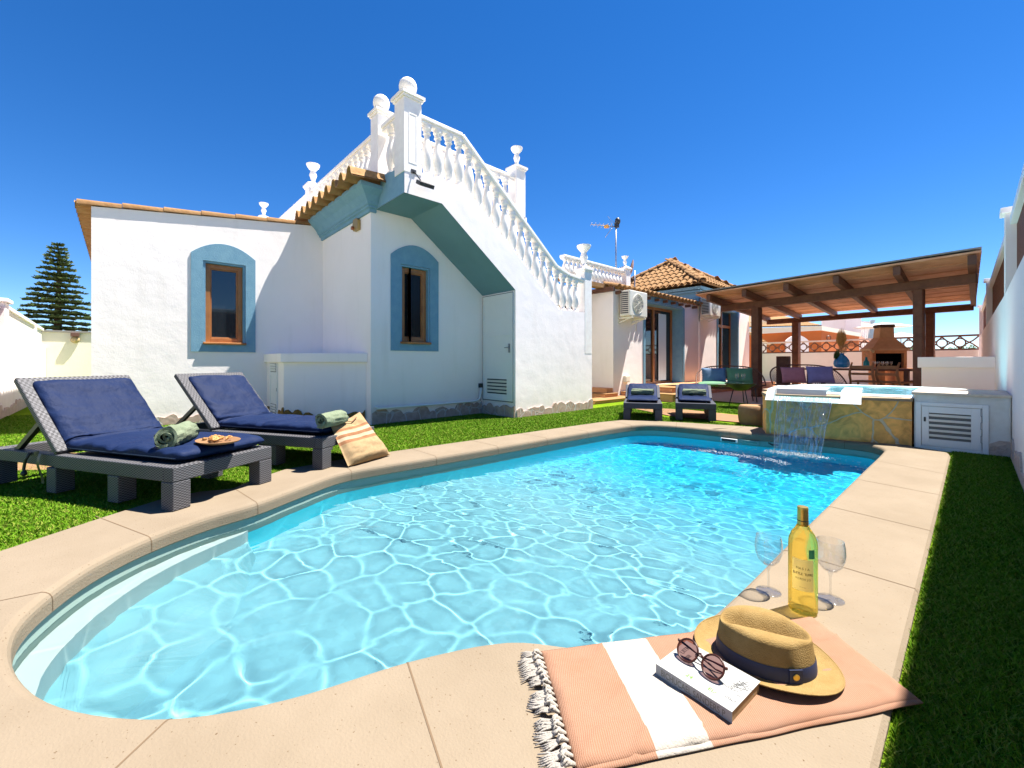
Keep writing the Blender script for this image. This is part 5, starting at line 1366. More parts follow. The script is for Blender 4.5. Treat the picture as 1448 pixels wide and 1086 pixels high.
m_ = MB(); m_.add([(c1.x, c1.y, 2.60), (c2.x, c2.y, 2.60), (c3.x, c3.y, 2.52), (c4.x, c4.y, 2.52), (c1.x, c1.y, 2.625), (c2.x, c2.y, 2.625), (c3.x, c3.y, 2.545), (c4.x, c4.y, 2.545)], [(0, 3, 2, 1), (4, 5, 6, 7), (0, 1, 5, 4), (2, 3, 7, 6), (0, 4, 7, 3), (1, 2, 6, 5)])
O('roof_covering', m_, M('roof_sheet', (.62, .58, .52), .8), t)
def onbeam(a, b, px):  # point of the beam on a sight line
    lo, hi = 0, 1
    for _ in range(40):
        m = (lo+hi)/2; p = lp(a, b, m); d = -math.sin(R(47.31))*p.x+math.cos(R(47.31))*p.y; l = math.cos(R(47.31))*p.x+math.sin(R(47.31))*p.y
        if 724+600.5*l/d < px: lo = m
        else: hi = m
    return lp(a, b, lo)
for (a, b, px, w) in ((FL, FRp, 1070, .18), (FL, FRp, 1299.5, .14), (BL_, BR_, 1126, .20), (BL_, BR_, 1315.5, .17)):
    p = onbeam(a, b, px); m_ = MB(); ang = math.atan2((b-a).y, (b-a).x); Tm = Matrix.Translation((p.x, p.y, 0)) @ Matrix.Rotation(ang, 4, 'Z'); m_.T = Tm
    m_.box(-w/2, -w/2, -.05, w/2, w/2, 2.20); O('post', m_, WOODD, t, bev=.012)
m_ = MB(); p = onbeam(FL, FRp, 1083)
m_.box(p.x-.03, p.y+.9, 0, p.x+.25, p.y+1.1, 1.0); tag(O('timber_gate_post', m_, WOODD, bev=.01), 'short dark timber post beside the left pergola post', 'post')

# back wall with lattice
t = thing('back_wall', 'pale rendered back wall topped with brown terracotta lattice', 'garden wall', (-3, 20, 0))
P0, P1 = Vector((-6.4, 21.1)), Vector((.13, 19.45)); dd = (P1-P0).normalized(); LL = (P1-P0).length; nv_ = Vector((dd.y, -dd.x))
m_ = MB(); m_.ext([(P0.x, P0.y, -.1), (P1.x, P1.y, -.1), (P1.x-nv_.x*.2, P1.y-nv_.y*.2, -.1), (P0.x-nv_.x*.2, P0.y-nv_.y*.2, -.1)], (0, 0, 1.33)); O('wall', m_, BEIGEW, t)
LAT = M('lattice_brown', (.17, .065, .035), .8, n=(6, .3))
m_ = MB(); step = .42; k = 0
def lpnt(s, z): q = P0+dd*s-nv_*.1; return Vector((q.x, q.y, z))
n = int(LL/step)
for k in range(n):
    s0_ = k*step
    for z0_, z1_ in ((1.28, 1.66), (1.66, 1.28)):
        m_.tube([lpnt(s0_, z0_), lpnt(s0_+step*.3, z0_+(z1_-z0_)*.35), lpnt(s0_+step*.7, z0_+(z1_-z0_)*.65), lpnt(s0_+step, z1_)], .022, 5)
    cc = s0_+step/2
    m_.tube([lpnt(cc+.13*math.cos(a*math.pi/6)-step/2, 1.47+.13*math.sin(a*math.pi/6)) for a in range(12)], .018, 5, closed=True)
m_.bar(lpnt(0, 1.255), lpnt(LL, 1.255), .09, .05)
O('lattice', m_, LAT, t, sm=40)
m_ = MB(); m_.bar(lpnt(0, 1.69), lpnt(LL*.62, 1.69), .13, .06); O('lattice_cap', m_, M('cap_pink', (.66, .50, .44), .8), t)
m_ = MB(); m_.bar(lpnt(LL*.62, 1.69), lpnt(LL, 1.69), .12, .055); O('lattice_cap', m_, LAT, t)

# ------------------------------------------------------------------ furniture under the pergola
def cushion(name, label, c, ax, up, w, h, th, mat, grp):
    c, ax, up = Vector(c), Vector(ax).normalized(), Vector(up).normalized(); nr = ax.cross(up).normalized()
    t_ = MB()
    def f(u, v, s_):
        a, b = 2*u-1, 2*v-1; k = (1-a**4)*(1-b**4); pin = 1-.07*(1-abs(b))*abs(a)**2
        return c+ax*(a*w/2*(1-.05*(1-b*b)))+up*(b*h/2*(1-.05*(1-a*a)))+nr*s_*(th/2*max(0, k)**.5+.004)+nr*.006*noise.noise(Vector((a*3, b*3, c.x)))
    t_.grid(lambda u, v: f(u, v, 1), 16, 16); t_.grid(lambda u, v: f(u, v, -1), 16, 16)
    return tag(O(name, t_, mat, sm=0), label, 'cushion', grp)
CB = M('blue_cushion', (.10, .18, .30), .8, n=(8, .2)); CG = M('green_cushion', (.10, .24, .13), .8, n=(8, .2)); CP_ = M('pink_cushion', (.44, .17, .21), .8, n=(8, .2)); CV = M('purple_cushion', (.23, .21, .44), .8, n=(8, .2))
def acapulco(name, label, org, rz, W=1.45):
    t = thing(name, label, 'garden sofa', org, rz, 'brown string sofas under the pergola')
    # local x = width, y = towards back, z up
    fr = []
    for k in range(41):
        a = math.pi*k/40; c, s_ = math.cos(a), math.sin(a)
        x = -math.copysign(abs(c)**.62, c)*W/2; z = .36+.40*abs(s_)**.62; y = .18+.50*abs(s_)**.62*.9
        fr.append((x, y, z))
    front = [(-W/2*math.cos(math.pi*k/20)*-1, .18-.22*math.sin(math.pi*k/20), .36) for k in range(1, 20)]
    m_ = MB(); m_.tube(fr+front, .014, 6, closed=True); O('frame', m_, RATTAN, t, world=False, sm=0)
    base = [(W*.36*math.cos(2*math.pi*k/24), .22+.22*math.sin(2*math.pi*k/24), .28) for k in range(24)]
    m_ = MB(); loopf = fr+front; nl = len(loopf)
    m_.tube(base, .012, 6, closed=True)
    for k in range(0, nl):
        p = Vector(loopf[k]); a = math.atan2((p.y-.2)/.5, p.x/(W/2)); q = Vector((W*.36*math.cos(a), .22+.22*math.sin(a), .28)); m_.tube([p, q], .005, 4)
    O('strings', m_, RATTAN, t, world=False, sm=0)
    for (x, y) in ((-W*.33, .02), (W*.33, .02), (-W*.33, .42), (W*.33, .42)):
        m_ = MB(); m_.tube([(x, y, .30), (x*1.08, y, 0)], .011, 6); O('leg', m_, BLACK, t, world=False, sm=0)
    return t
V_ = lambda a: Vector(a)
rs = R(28)
s1 = acapulco('string_sofa', 'brown string sofa with blue and green cushions by the house', (-3.47, 9.55, 0), rs, 1.35)
T1s = Matrix.Translation((-3.47, 9.55, 0)) @ Matrix.Rotation(rs, 4, 'Z')
axr = T1s.to_3x3() @ Vector((1, 0, 0)); upr = T1s.to_3x3() @ Vector((0, .35, 1))
cushion('cushion', 'blue back cushion on the string sofa by the house', T1s @ Vector((-.30, .42, .55)), axr, upr, .50, .36, .12, CB, 'cushions on the string sofas')
cushion('cushion', 'green back cushion upright on the string sofa by the house', T1s @ Vector((.22, .42, .55)), axr, upr, .52, .36, .12, CG, 'cushions on the string sofas')
cushion('cushion', 'green seat cushion lying on the string sofa by the house', T1s @ Vector((-.18, .15, .375)), axr, T1s.to_3x3() @ Vector((0, 1, .05)), .95, .38, .09, CG, 'cushions on the string sofas')
s2 = copytree(s1, (-2.15, 10.2, .03), R(35), 'brown string sofa with pink and purple cushions behind spa tub')
T2s = Matrix.Translation((-2.15, 10.2, .03)) @ Matrix.Rotation(R(35), 4, 'Z'); ax2 = T2s.to_3x3() @ Vector((1, 0, 0)); up2 = T2s.to_3x3() @ Vector((0, .3, 1))
cushion('cushion', 'dusty pink cushion on the string sofa behind the spa', T2s @ Vector((-.22, .38, .55)), ax2, up2, .46, .34, .12, CP_, 'cushions on the string sofas')
cushion('cushion', 'purple cushion on the string sofa behind the spa', T2s @ Vector((.28, .38, .56)), ax2, up2, .50, .36, .12, CV, 'cushions on the string sofas')
# black glass side table
t = thing('side_table', 'black bowl shaped side table with glass top before green cushion', 'table', (-3.02, 8.75, 0))
m_ = MB(); m_.lathe([(.02, .30), (.10, .31), (.27, .43), (.275, .44), (.26, .43), (.09, .325), (.02, .315)], n=28); O('bowl', m_, BLACK, t, world=False, sm=40)
m_ = MB(); m_.lathe([(.272, .441), (.272, .447)], n=28); O('top', m_, GLASSW, t, world=False)
for k in range(3):
    a = R(90+120*k); m_ = MB(); m_.tube([(.12*math.cos(a), .12*math.sin(a), .33), (.20*math.cos(a), .20*math.sin(a), 0)], .010, 6); O('leg', m_, BLACK, t, world=False, sm=0)
m_ = MB()
for dx in (-.06, .05):
    m_.lathe([(.03, .001), (.030, .002), (.004, .006), (.004, .08), (.03, .10), (.038, .14), (.032, .18), (.030, .18), (.036, .14), (.028, .102), (.001, .085)], (-3.02+dx, 8.75, .447), 14)
tag(O('wine_glass', m_, WGLASS, sm=60), 'stemmed glasses standing on the black bowl side table', 'glass')
# dining table and chairs
tc_ = A3(1215, 530, .0) if False else Vector((-1.85, 12.4, 0))
t = thing('dining_table', 'dark timber dining table under the pergola', 'table', (-1.75, 12.6, 0), R(-10))
m_ = MB(); m_.box(-1.0, -.45, .66, 1.0, .45, .70); O('tabletop', m_, WOODD, t, world=False, bev=.008)
for (x, y) in ((-.9, -.38), (.9, -.38), (-.9, .38), (.9, .38)):
    m_ = MB(); m_.box(x-.04, y-.04, 0, x+.04, y+.04, .66); O('leg', m_, WOODD, t, world=False)
CHW = M('teak', (.36, .17, .07), .6, n=(10, .3))
def chair(loc, rz, label):
    t = thing('dining_chair', label, 'chair', loc, rz, 'curved teak dining chairs')
    m_ = MB(); m_.box(-.22, -.22, .42, .22, .22, .455); O('seat', m_, CHW, t, world=False, bev=.01)
    m_ = MB()
    for x in (-.2, .2): m_.tube([(x, .20, .44), (x, .26, .58), (x*.95, .25, .72), (x*.9, .18, .84)], [.022, .024, .022, .016], 8)
    m_.bar((-.19, .24, .74), (.19, .24, .74), .02, .07); m_.bar((-.19, .25, .60), (.19, .25, .60), .02, .05)
    O('backrest', m_, CHW, t, world=False, sm=40)
    for (x, y) in ((-.2, -.2), (.2, -.2), (-.2, .2), (.2, .2)):
        m_ = MB(); m_.tube([(x, y, .43), (x*1.05, y*1.08, 0)], [.022, .017], 8); O('leg', m_, CHW, t, world=False, sm=40)
    return t
c1_ = chair((-1.55, 11.75, 0), R(170), 'teak dining chair with its back to the pool beneath teal bottle')
copytree(c1_, (-1.05, 11.65, 0), R(150), 'teak dining chair turned sideways right of the teal bottle')
copytree(c1_, (-.72, 12.45, 0), R(250), 'teak dining chair at the barbecue end of the table')
# blue vase with dried palm leaves
vp = Vector((-2.02, 11.15, .70)); d_ = None
vb = A3(1190, 520, .70); vb = Vector((-1.86, 0, 0)) if False else vb
def on_ray(px, d, z): 
    u = (px-724)/600.5; s_, c_ = math.sin(R(47.31)), math.cos(R(47.31)); return Vector(((-s_+c_*u)*d, (c_+s_*u)*d, z))
vv = on_ray(1190, 11.3, .70)
t = thing('vase', 'ribbed cobalt blue vase of dried palm leaves on the table', 'vase', vv)
VB = M('cobalt_glass', (.03, .34, .80), .15, .6)
m_ = MB(); N = 30; prf = [(.10, 0), (.155, .03), (.17, .10), (.155, .19), (.11, .28), (.055, .34), (.05, .37), (.062, .385), (.05, .385), (.04, .34)]
for r_, z_ in prf:
    for i in range(N): a = 2*math.pi*i/N; rr = r_*(1+.07*math.cos(a*10)); m_.v.append(Vector((rr*math.cos(a), rr*math.sin(a), z_)))
for k in range(len(prf)-1):
    for i in range(N): j = (i+1) % N; m_.f.append([k*N+i, k*N+j, (k+1)*N+j, (k+1)*N+i]); m_.m.append(0)
O('vessel', m_, VB, t, world=False, sm=0)
DRY = M('dried_palm', (.78, .50, .18), .8, n=(12, .4), col2=(.55, .30, .08)); DRY2 = M('pale_pampas', (.85, .64, .36), .9, n=(20, .3))
m_ = MB()
def palmleaf(m_, base, tip, wid, n=11):
    base, tip = Vector(base), Vector(tip); ax = tip-base; side = Vector((.678, .735, 0)); 
    for k in range(n):
        q = k/(n-1)*2-1; a = base.lerp(tip, .15); mid = base.lerp(tip, .6)+side*(q*wid)+Vector((0, 0, -.04*q*q)); end = base.lerp(tip, 1-.16*q*q)+side*(q*wid*.75)
        off = Vector((-.735, .678, 0))*(.02*(k % 2)); w = side*wid*.10
        m_.add([a, mid-w+off, end, mid+w-off], [(0, 1, 2, 3)])
palmleaf(m_, (0, 0, .37), (.0, .0, 1.08), .13); palmleaf(m_, (0, 0, .35), (-.05, .06, 1.02), .11)
m_.tube([(0, 0, .3), (0, 0, .6)], .008, 5); O('palm_leaves', m_, DRY, t, world=False, recalc=False)
m_ = MB(); rnd = random.Random(8)
for k in range(420):
    q = rnd.random(); br = rnd.choice((0, 1, 2)); e = [Vector((.17, .19, .70)), Vector((-.03, .02, .62)), Vector((.07, .08, .62))][br]
    p = Vector((0, 0, .38)).lerp(e, q)+Vector((rnd.gauss(0, .035), rnd.gauss(0, .035), rnd.gauss(0, .03)))
    w = Vector((rnd.uniform(-1, 1), rnd.uniform(-1, 1), rnd.uniform(-.2, 1)))*.035; v2 = w.cross(Vector((.3, .5, .2))).normalized()*.008
    m_.add([p-v2, p+v2, p+w], [(0, 1, 2)])
O('pampas', m_, DRY2, t, world=False, recalc=False)
m_ = MB()
for k in range(7): palmleaf(m_, (-.05, -.03, .1), (-.13+.02*k*.5, -.16+.01*k, .40+.02*k), .06, 5)
O('green_leaf', m_, LEAF2, t, world=False, recalc=False)
bvp = on_ray(1225, 11.0, .70)
t = thing('flower_bottle', 'teal glass bottle with small flowers on the dining table', 'bottle', bvp)
m_ = MB(); m_.lathe([(.06, 0), (.065, .02), (.065, .15), (.03, .21), (.025, .27), (.032, .28), (.02, .28)], n=18); O('bottle', m_, M('teal_glass', (.02, .33, .36), .12, .6), t, world=False, sm=40)
m_ = MB()
for k in range(60):
    a, r_ = rnd.uniform(0, 6.28), rnd.uniform(.02, .12); p = Vector((r_*math.cos(a), r_*math.sin(a), rnd.uniform(.30, .45))); w = Vector((rnd.uniform(-1, 1), rnd.uniform(-1, 1), 1))*.03
    m_.add([p, p+w, p+w.cross(Vector((1, .3, 0)))*.5], [(0, 1, 2)])
O('foliage', m_, LEAF2, t, world=False, recalc=False)
m_ = MB()
for k in range(5): m_.sphere((rnd.uniform(.02, .14), rnd.uniform(.02, .14), rnd.uniform(.38, .48)), .025, 8)
O('flowers', m_, M('cream_petals', (.75, .62, .35), .8), t, world=False, sm=0)
for k in range(5):
    p = on_ray(1236+k*6, 11.2+.15*k, .70); m_ = MB(); m_.lathe([(.03, 0), (.03, .002), (.004, .01), (.004, .07), (.03, .09), (.038, .13), (.03, .17)], p, 10)
    tag(O('table_glass', m_, thin('cloudy_glass', (.9, .93, .95), .1, 1.0, .2), sm=50), ['clear stemmed glass standing right beside the teal flower bottle', 'clear glass second from the teal bottle on the dining table', 'clear glass in the middle of the row on the dining table', 'clear glass second from the end of the row near barbecue', 'clear glass at the barbecue end of the dining table row'][k], 'glass', 'glasses on the dining table')
# barbecue
bp = on_ray(1252, 12.2, 0); rb = R(47.31-14)
t = thing('barbecue', 'tan masonry barbecue with chimney hood and side shelf', 'barbecue', bp, rb)
BQ = M('tan_masonry', (.66, .46, .28), .85, n=(5, .25), bump=(30, .4, .01)); BQ2 = M('orange_brick', (.62, .31, .14), .85, n=(9, .3), bump=(30, .4, .01))
m_ = MB(); m_.box(-.30, -.2, 0, -.10, .25, .62); m_.box(.12, -.2, 0, .34, .25, .62); m_.box(-.42, -.25, 0, .45, .30, .10); O('base', m_, BQ2, t, world=False, bev=.01)
m_ = MB(); m_.box(-.46, -.30, .62, .62, .30, .68); O('shelf', m_, BQ2, t, world=False, bev=.01)
m_ = MB(); m_.box(-.44, -.26, .68, -.36, .30, 1.18); m_.box(.30, -.26, .68, .38, .30, 1.18); m_.box(-.36, .22, .68, .30, .30, 1.18); m_.box(-.36, -.26, 1.10, .30, .22, 1.18); O('firebox', m_, BQ2, t, world=False, bev=.008)
m_ = MB(); m_.box(-.36, -.20, .68, .30, .219, 1.0999); 
m_ = MB(); m_.box(-.358, .19, .682, .298, .218, 1.098); m_.box(-.358, -.16, .682, -.34, .19, 1.098); m_.box(.28, -.16, .682, .298, .19, 1.098); m_.box(-.34, -.16, .682, .28, .19, .70); m_.box(-.34, -.16, 1.08, .28, .19, 1.098); O('soot_lining', m_, DARK, t, world=False)
def frus(m_, a, b): 
    (x0, x1, y0, y1, z0), (X0, X1, Y0, Y1, Z1) = a, b
    m_.add([(x0, y0, z0), (x1, y0, z0), (x1, y1, z0), (x0, y1, z0), (X0, Y0, Z1), (X1, Y0, Z1), (X1, Y1, Z1), (X0, Y1, Z1)], [(0, 3, 2, 1), (4, 5, 6, 7), (0, 1, 5, 4), (1, 2, 6, 5), (2, 3, 7, 6), (3, 0, 4, 7)])
m_ = MB(); frus(m_, (-.48, .42, -.30, .32, 1.18), (-.48, .42, -.30, .32, 1.24)); frus(m_, (-.45, .39, -.28, .30, 1.24), (-.20, .16, -.12, .22, 1.55)); frus(m_, (-.20, .16, -.12, .22, 1.55), (-.17, .15, -.11, .21, 1.84)); O('hood', m_, BQ, t, world=False, bev=.008)
m_ = MB(); m_.box(-.19, -.13, 1.84, .17, .23, 1.93); O('chimney_cap', m_, M('sooty_cap', (.08, .06, .05), .9), t, world=False, bev=.01)

# ------------------------------------------------------------------ neighbours
def far_box(par, m_, px0, px1, y0, y1, d0, d1, dep, mat, name):
    """slab between two sight lines at depths d0,d1 with heights read at those depths, and real thickness dep"""
    z = lambda y, d: CAMH-(y-512)/600.5*d
    a0, a1 = on_ray(px0, d0, 0), on_ray(px1, d1, 0); back = Vector((-.735, .678, 0))*dep
    (ya0, ya1), (yb0, yb1) = y0, y1
    A = Vector((a0.x, a0.y, z(ya0, d0))); B = Vector((a1.x, a1.y, z(ya1, d1))); C_ = Vector((a1.x, a1.y, z(yb1, d1))); D = Vector((a0.x, a0.y, z(yb0, d0)))
    m_ = MB(); m_.ext([D, C_, B, A], back); return O(name, m_, mat, par)
t = thing('orange_house', 'orange rendered neighbouring house with white cornice and tiled eaves', 'house', on_ray(1140, 30, 0))
far_box(t, None, 1040, 1161, (474, 467), (520, 520), 26, 27, 6, ORANGE, 'wall'); far_box(t, None, 1161.2, 1215, (467, 474), (520, 520), 27.01, 33, 5, ORANGE, 'wall')
far_box(t, None, 1038, 1162, (465, 461), (474, 467), 25.7, 26.8, .8, CREAM, 'cornice'); far_box(t, None, 1162.2, 1217, (461, 471), (467, 476), 26.81, 32.8, .8, CREAM, 'cornice')
m_ = MB()
a, b = on_ray(1036, 25.5, 2.9), on_ray(1163, 26.6, 3.12)
n = 42
for k in range(n):
    p = a.lerp(b, k/n); barrel(m_, p, (-.735, .678, .25), (0, 0, 1), 1.2, .09, .09, 6)
m_.add([a, b, b+Vector((-.735*4, .678*4, 1.1)), a+Vector((-.735*4, .678*4, 1.1))], [(0, 1, 2, 3)])
O('roof', m_, TERRAL, t, sm=50, recalc=False)
m_ = MB(); n = 12; ar = [(1110+32*k/n, 482-8*(1-(2*k/n-1)**2)) for k in range(n+1)]
pts = [on_ray(px, 26.0, CAMH-(py-512)/600.5*26.0) for px, py in ar]+[on_ray(1142, 26.0, 1.2), on_ray(1110, 26.0, 1.2)]
m_.ext(pts, (.735*.1, -.678*.1, 0)); O('arched_window_surround', m_, WHITE, t)
m_ = MB(); m_.tube([on_ray(1172+3*math.cos(q), 27.6, 2.42+.14*math.sin(q)) for q in [k*math.pi/6 for k in range(12)]], .02, 5, closed=True); O('wall_ornament', m_, BLACK, t)
t = thing('white_house', 'white neighbouring house with roof terrace railing and brown tiled roof', 'house', on_ray(1200, 38, 0))
far_box(t, None, 1196, 1218, (448, 448), (500, 500), 38, 38, 3, WHITE, 'wall')
far_box(t, None, 1218.2, 1232, (462, 463), (466, 467), 38, 39, .3, WHITE, 'parapet')
for k in range(5): far_box(t, None, 1219+2.7*k, 1220.2+2.7*k, (455, 455), (500, 500), 38.2, 38.2, .1, WHITE, 'baluster')
far_box(t, None, 1218, 1232, (454, 455), (456, 457), 38, 38, .2, WHITE, 'rail')
m_ = MB(); c_ = on_ray(1233.5, 38, 0); m_.lathe([(.25, .8), (.25, 3.3), (.18, 4.0), (.12, 4.3), (.2, 4.5), (.2, 4.6)], c_, 14); O('urn_chimney', m_, M('pale_blue_urn', (.38, .52, .58), .6), t, sm=40)
m_ = MB(); a, b, c_ = on_ray(1190, 35.5, 2.6), on_ray(1232, 36.5, 2.45), on_ray(1203, 39, 3.7)
m_.ext([a, b, c_], (0, 0, .12)); O('roof', m_, M('brown_roof', (.25, .10, .06), .9), t)
def parasol(px, d, ztop, w, label):
    p = on_ray(px, d, 0); t = thing('parasol', label, 'parasol', p, 0, 'white parasols beyond the back wall')
    m_ = MB(); m_.lathe([(w, ztop-.35), (w*.5, ztop-.13), (.05, ztop), (.01, ztop+.06)], n=10)
    for i in range(10): pass
    O('canopy', m_, M('parasol_white', (.72, .74, .76), .9), t, world=False)
    m_ = MB(); m_.tube([(0, 0, 0), (0, 0, ztop)], .03, 8); O('pole', m_, METALG, t, world=False, sm=0)
parasol(1248, 34, 4.0, 1.9, 'large white parasol above the barbecue chimney, beyond the wall')
parasol(1274, 31, 3.0, 1.1, 'small white parasol right of the barbecue chimney, beyond the wall')
# small tiled porch of the neighbour near the pergola post
t = thing('tiled_porch', 'small cream porch with tiled top between wall end and orange house', 'porch', on_ray(1078, 22, 0))
far_box(t, None, 1074, 1084, (484, 484), (512, 512), 21.8, 21.8, .6, CREAM, 'wall')
m_ = MB(); 
for k in range(7): p = on_ray(1066+4*k, 21.5+.15*k, 2.25-.09*k); barrel(m_, p, (-.735, .678, .2), (0, 0, 1), .7, .10, .08, 6)
O('roof', m_, TERRAL, t, sm=50, recalc=False)
# plants beyond the lattice
rnd = random.Random(12)
for (px, d, zt_, w, lab) in ((1288, 21.2, 1.62, .55, 'leafy green shrub behind the lattice between pergola posts'), (1352, 21.0, 1.60, .9, 'rounded green shrub behind the lattice near the right wall'), (1368, 20.8, 1.70, .5, 'taller green shrub behind lattice at its right end'), (1328, 21.5, 1.40, .7, 'low green shrub behind the lattice right of the rear post')):
    p = on_ray(px, d, 0); t = thing('shrub', lab, 'shrub', p, 0, 'shrubs beyond the back wall')
    m_ = MB()
    for k in range(900):
        a, r_, h_ = rnd.uniform(0, 6.28), w*rnd.random()**.5, rnd.uniform(.5, 1); q = Vector((r_*math.cos(a), r_*math.sin(a), h_*zt_*(1-.15*(r_/w)**2)))
        v1 = Vector((rnd.uniform(-1, 1), rnd.uniform(-1, 1), rnd.uniform(-1, 1))).normalized()*.05; v2 = v1.cross(Vector((rnd.random(), rnd.random(), rnd.random()))).normalized()*.025
        m_.add([q-v1, q+v2, q+v1, q-v2], [(0, 1, 2, 3)])
    O('foliage', m_, LEAF2, t, world=False, recalc=False)
    m_ = MB(); m_.tube([(0, 0, 0), (0, 0, zt_*.7)], .04, 6); O('stem', m_, BARK, t, world=False)

# ------------------------------------------------------------------ foreground props
# bottle
pb = Vector((-.393, 1.715, .0005)); t = thing('wine_bottle', 'bottle of white wine with gold foil neck on the coping', 'bottle', pb)
def bottle_prof(k=0):
    return [(.030-k, .004+k), (.038-k, .002+k), (.0425-k, .008+k), (.0425-k, .225), (.041-k, .245), (.034-k, .265), (.022-k*.8, .283), (.0155-k*.6, .298), (.0145-k*.6, .315)]
def solid_mat(name, tint, ior, tr=.0):
    m = bpy.data.materials.new(name); m.use_nodes = True; tt = m.node_tree; tt.nodes.clear(); o = tt.nodes.new('ShaderNodeOutputMaterial'); g = tt.nodes.new('ShaderNodeBsdfGlass')
    g.inputs[0].default_value = tuple(tint)+(1,); g.inputs['IOR'].default_value = ior; g.inputs['Roughness'].default_value = .0
    t2 = tt.nodes.new('ShaderNodeBsdfTransparent'); t2.inputs[0].default_value = tuple(x**.8 for x in tint)+(1,); mx = tt.nodes.new('ShaderNodeMixShader'); mx.inputs[0].default_value = 1-tr
    tt.links.new(t2.outputs[0], mx.inputs[1]); tt.links.new(g.outputs[0], mx.inputs[2]); tt.links.new(mx.outputs[0], o.inputs[0]); return m
m_ = MB(); m_.lathe(bottle_prof(), n=48); bo = O('bottle_glass', m_, solid_mat('golden_wine', (.99, .87, .38), 1.30, .35), t, world=False, sm=40)
m_ = MB(); m_.lathe([(.0160, .292), (.0165, .30), (.0160, .345), (.0165, .350), (.0160, .352), (.0155, .3555), (.001, .356)], n=32); cp = O('foil', m_, GOLD, t, world=False, sm=40)
m_ = MB(); m_.lathe([(.01665, .308), (.01665, .311)], n=32); O('foil_band', m_, BLACK, cp, world=False, sm=0)
va = math.atan2(-pb.y, -pb.x)
LABM = thin('cream_label', (1, 1, 1)); 
def paper(m):
    t = m.node_tree; mx = [n for n in t.nodes if n.type == 'MIX_SHADER'][0]; d = t.nodes.new('ShaderNodeBsdfDiffuse'); d.inputs[0].default_value = (.80, .72, .48, 1)
    tl = t.nodes.new('ShaderNodeBsdfTranslucent'); tl.inputs[0].default_value = (.85, .75, .45, 1); m2 = t.nodes.new('ShaderNodeMixShader'); m2.inputs[0].default_value = .5
    t.links.new(d.outputs[0], m2.inputs[1]); t.links.new(tl.outputs[0], m2.inputs[2]); t.links.new(m2.outputs[0], mx.inputs[2])
    for l in list(mx.inputs[0].links): t.links.remove(l)
    mx.inputs[0].default_value = .82
paper(LABM)
m_ = MB(); m_.grid(lambda u, v: (.0429*math.cos(va+(u-.5)*1.5), .0429*math.sin(va+(u-.5)*1.5), .085+v*.105*(1-.0*u)), 24, 2); lb = O('paper_label', m_, LABM, t, world=False, sm=0, recalc=False)
m_ = MB(); m_.grid(lambda u, v: (.0431*math.cos(va+.62+(u-.5)*.45), .0431*math.sin(va+.62+(u-.5)*.45), .195+v*.03), 10, 2); O('green_seal', m_, M('seal_green', (.05, .30, .12), .5), t, world=False, sm=0, recalc=False)
def curved_text(s, z, size, mat, par, r=.0432, spread=None):
    vs_, fs_ = [], []
    n = len(s); sp = spread or size*.72/r
    for i, ch in enumerate(s):
        if ch == ' ': continue
        a = va+(i-(n-1)/2)*sp
        # text plane: normal outward, x tangential (to the viewer's right), y up
        out = Vector((math.cos(a), math.sin(a), 0)); xr = Vector((-math.sin(a), math.cos(a), 0)); Rm = Matrix((xr, Vector((0, 0, 1)), out)).transposed()
        cu = bpy.data.curves.new('lettering', 'FONT'); cu.body = ch; cu.size = size; cu.extrude = .0001; cu.align_x = 'CENTER'; cu.materials.append(mat)
        o = bpy.data.objects.new('glyph', cu); COL.objects.link(o); bpy.context.view_layer.update()
        me = bpy.data.meshes.new_from_object(o.evaluated_get(bpy.context.evaluated_depsgraph_get())); bpy.data.objects.remove(o)
        X_ = Matrix.Translation(out*r+Vector((0, 0, z))) @ Rm.to_4x4(); b_ = len(vs_)
        vs_ += [X_ @ v.co for v in me.vertices]; fs_ += [[b_+i for i in p.vertices] for p in me.polygons]
    m_ = MB(); m_.v = vs_; m_.f = fs_; m_.m = [0]*len(fs_); O('lettering', m_, mat, par, world=False, recalc=False)
TB = M('label_brown', (.05, .025, .01), .6)
curved_text('MASIA', .156, .011, TB, lb); curved_text('BUTTLE TUMAS', .138, .0115, TB, lb, spread=.115); curved_text('VERDEJO', .122, .009, TB, lb)
curved_text('- Vinos -', .096, .0055, TB, lb)
# glasses
def wineglass(loc, s, label):
    t = thing('wine_glass', label, 'wine glass', loc, 0, 'empty wine glasses on the coping')
    m_ = MB(); m_.lathe([(.0405, .0), (.041, .0015), (.039, .003), (.015, .007), (.0045, .013)], n=36); O('foot', m_, WGL2, t, world=False, sm=50)
    m_ = MB(); m_.lathe([(.0045, .013), (.0036, .03), (.0036, .075), (.006, .088), (.0075, .092), (.004, .097)], n=16); O('stem', m_, WGL2, t, world=False, sm=50)
    m_ = MB(); m_.lathe([(.004, .096), (.022, .104), (.036, .122), (.0435, .145), (.0455, .165), (.0435, .190), (.040, .207), (.0392, .207), (.0425, .189), (.0443, .165), (.0423, .146), (.035, .124), (.021, .1065), (.001, .100)], n=40)
    m_.f.pop(); m_.m.pop(); m_.f.pop(); m_.m.pop()
    O('bowl', m_, WGLASS, t, world=False, sm=60)
    t.scale = (s, s, s); return t
WGL2 = thin('clear_stem_glass', (.93, .94, .95), 0.05, .6, .06)
wineglass((-.512, 1.765, .0005), 1.0, 'empty wine glass by the water left of the wine bottle')
wineglass((-.345, 1.87, .0005), 1.02, 'empty wine glass on the coping right of the wine bottle')

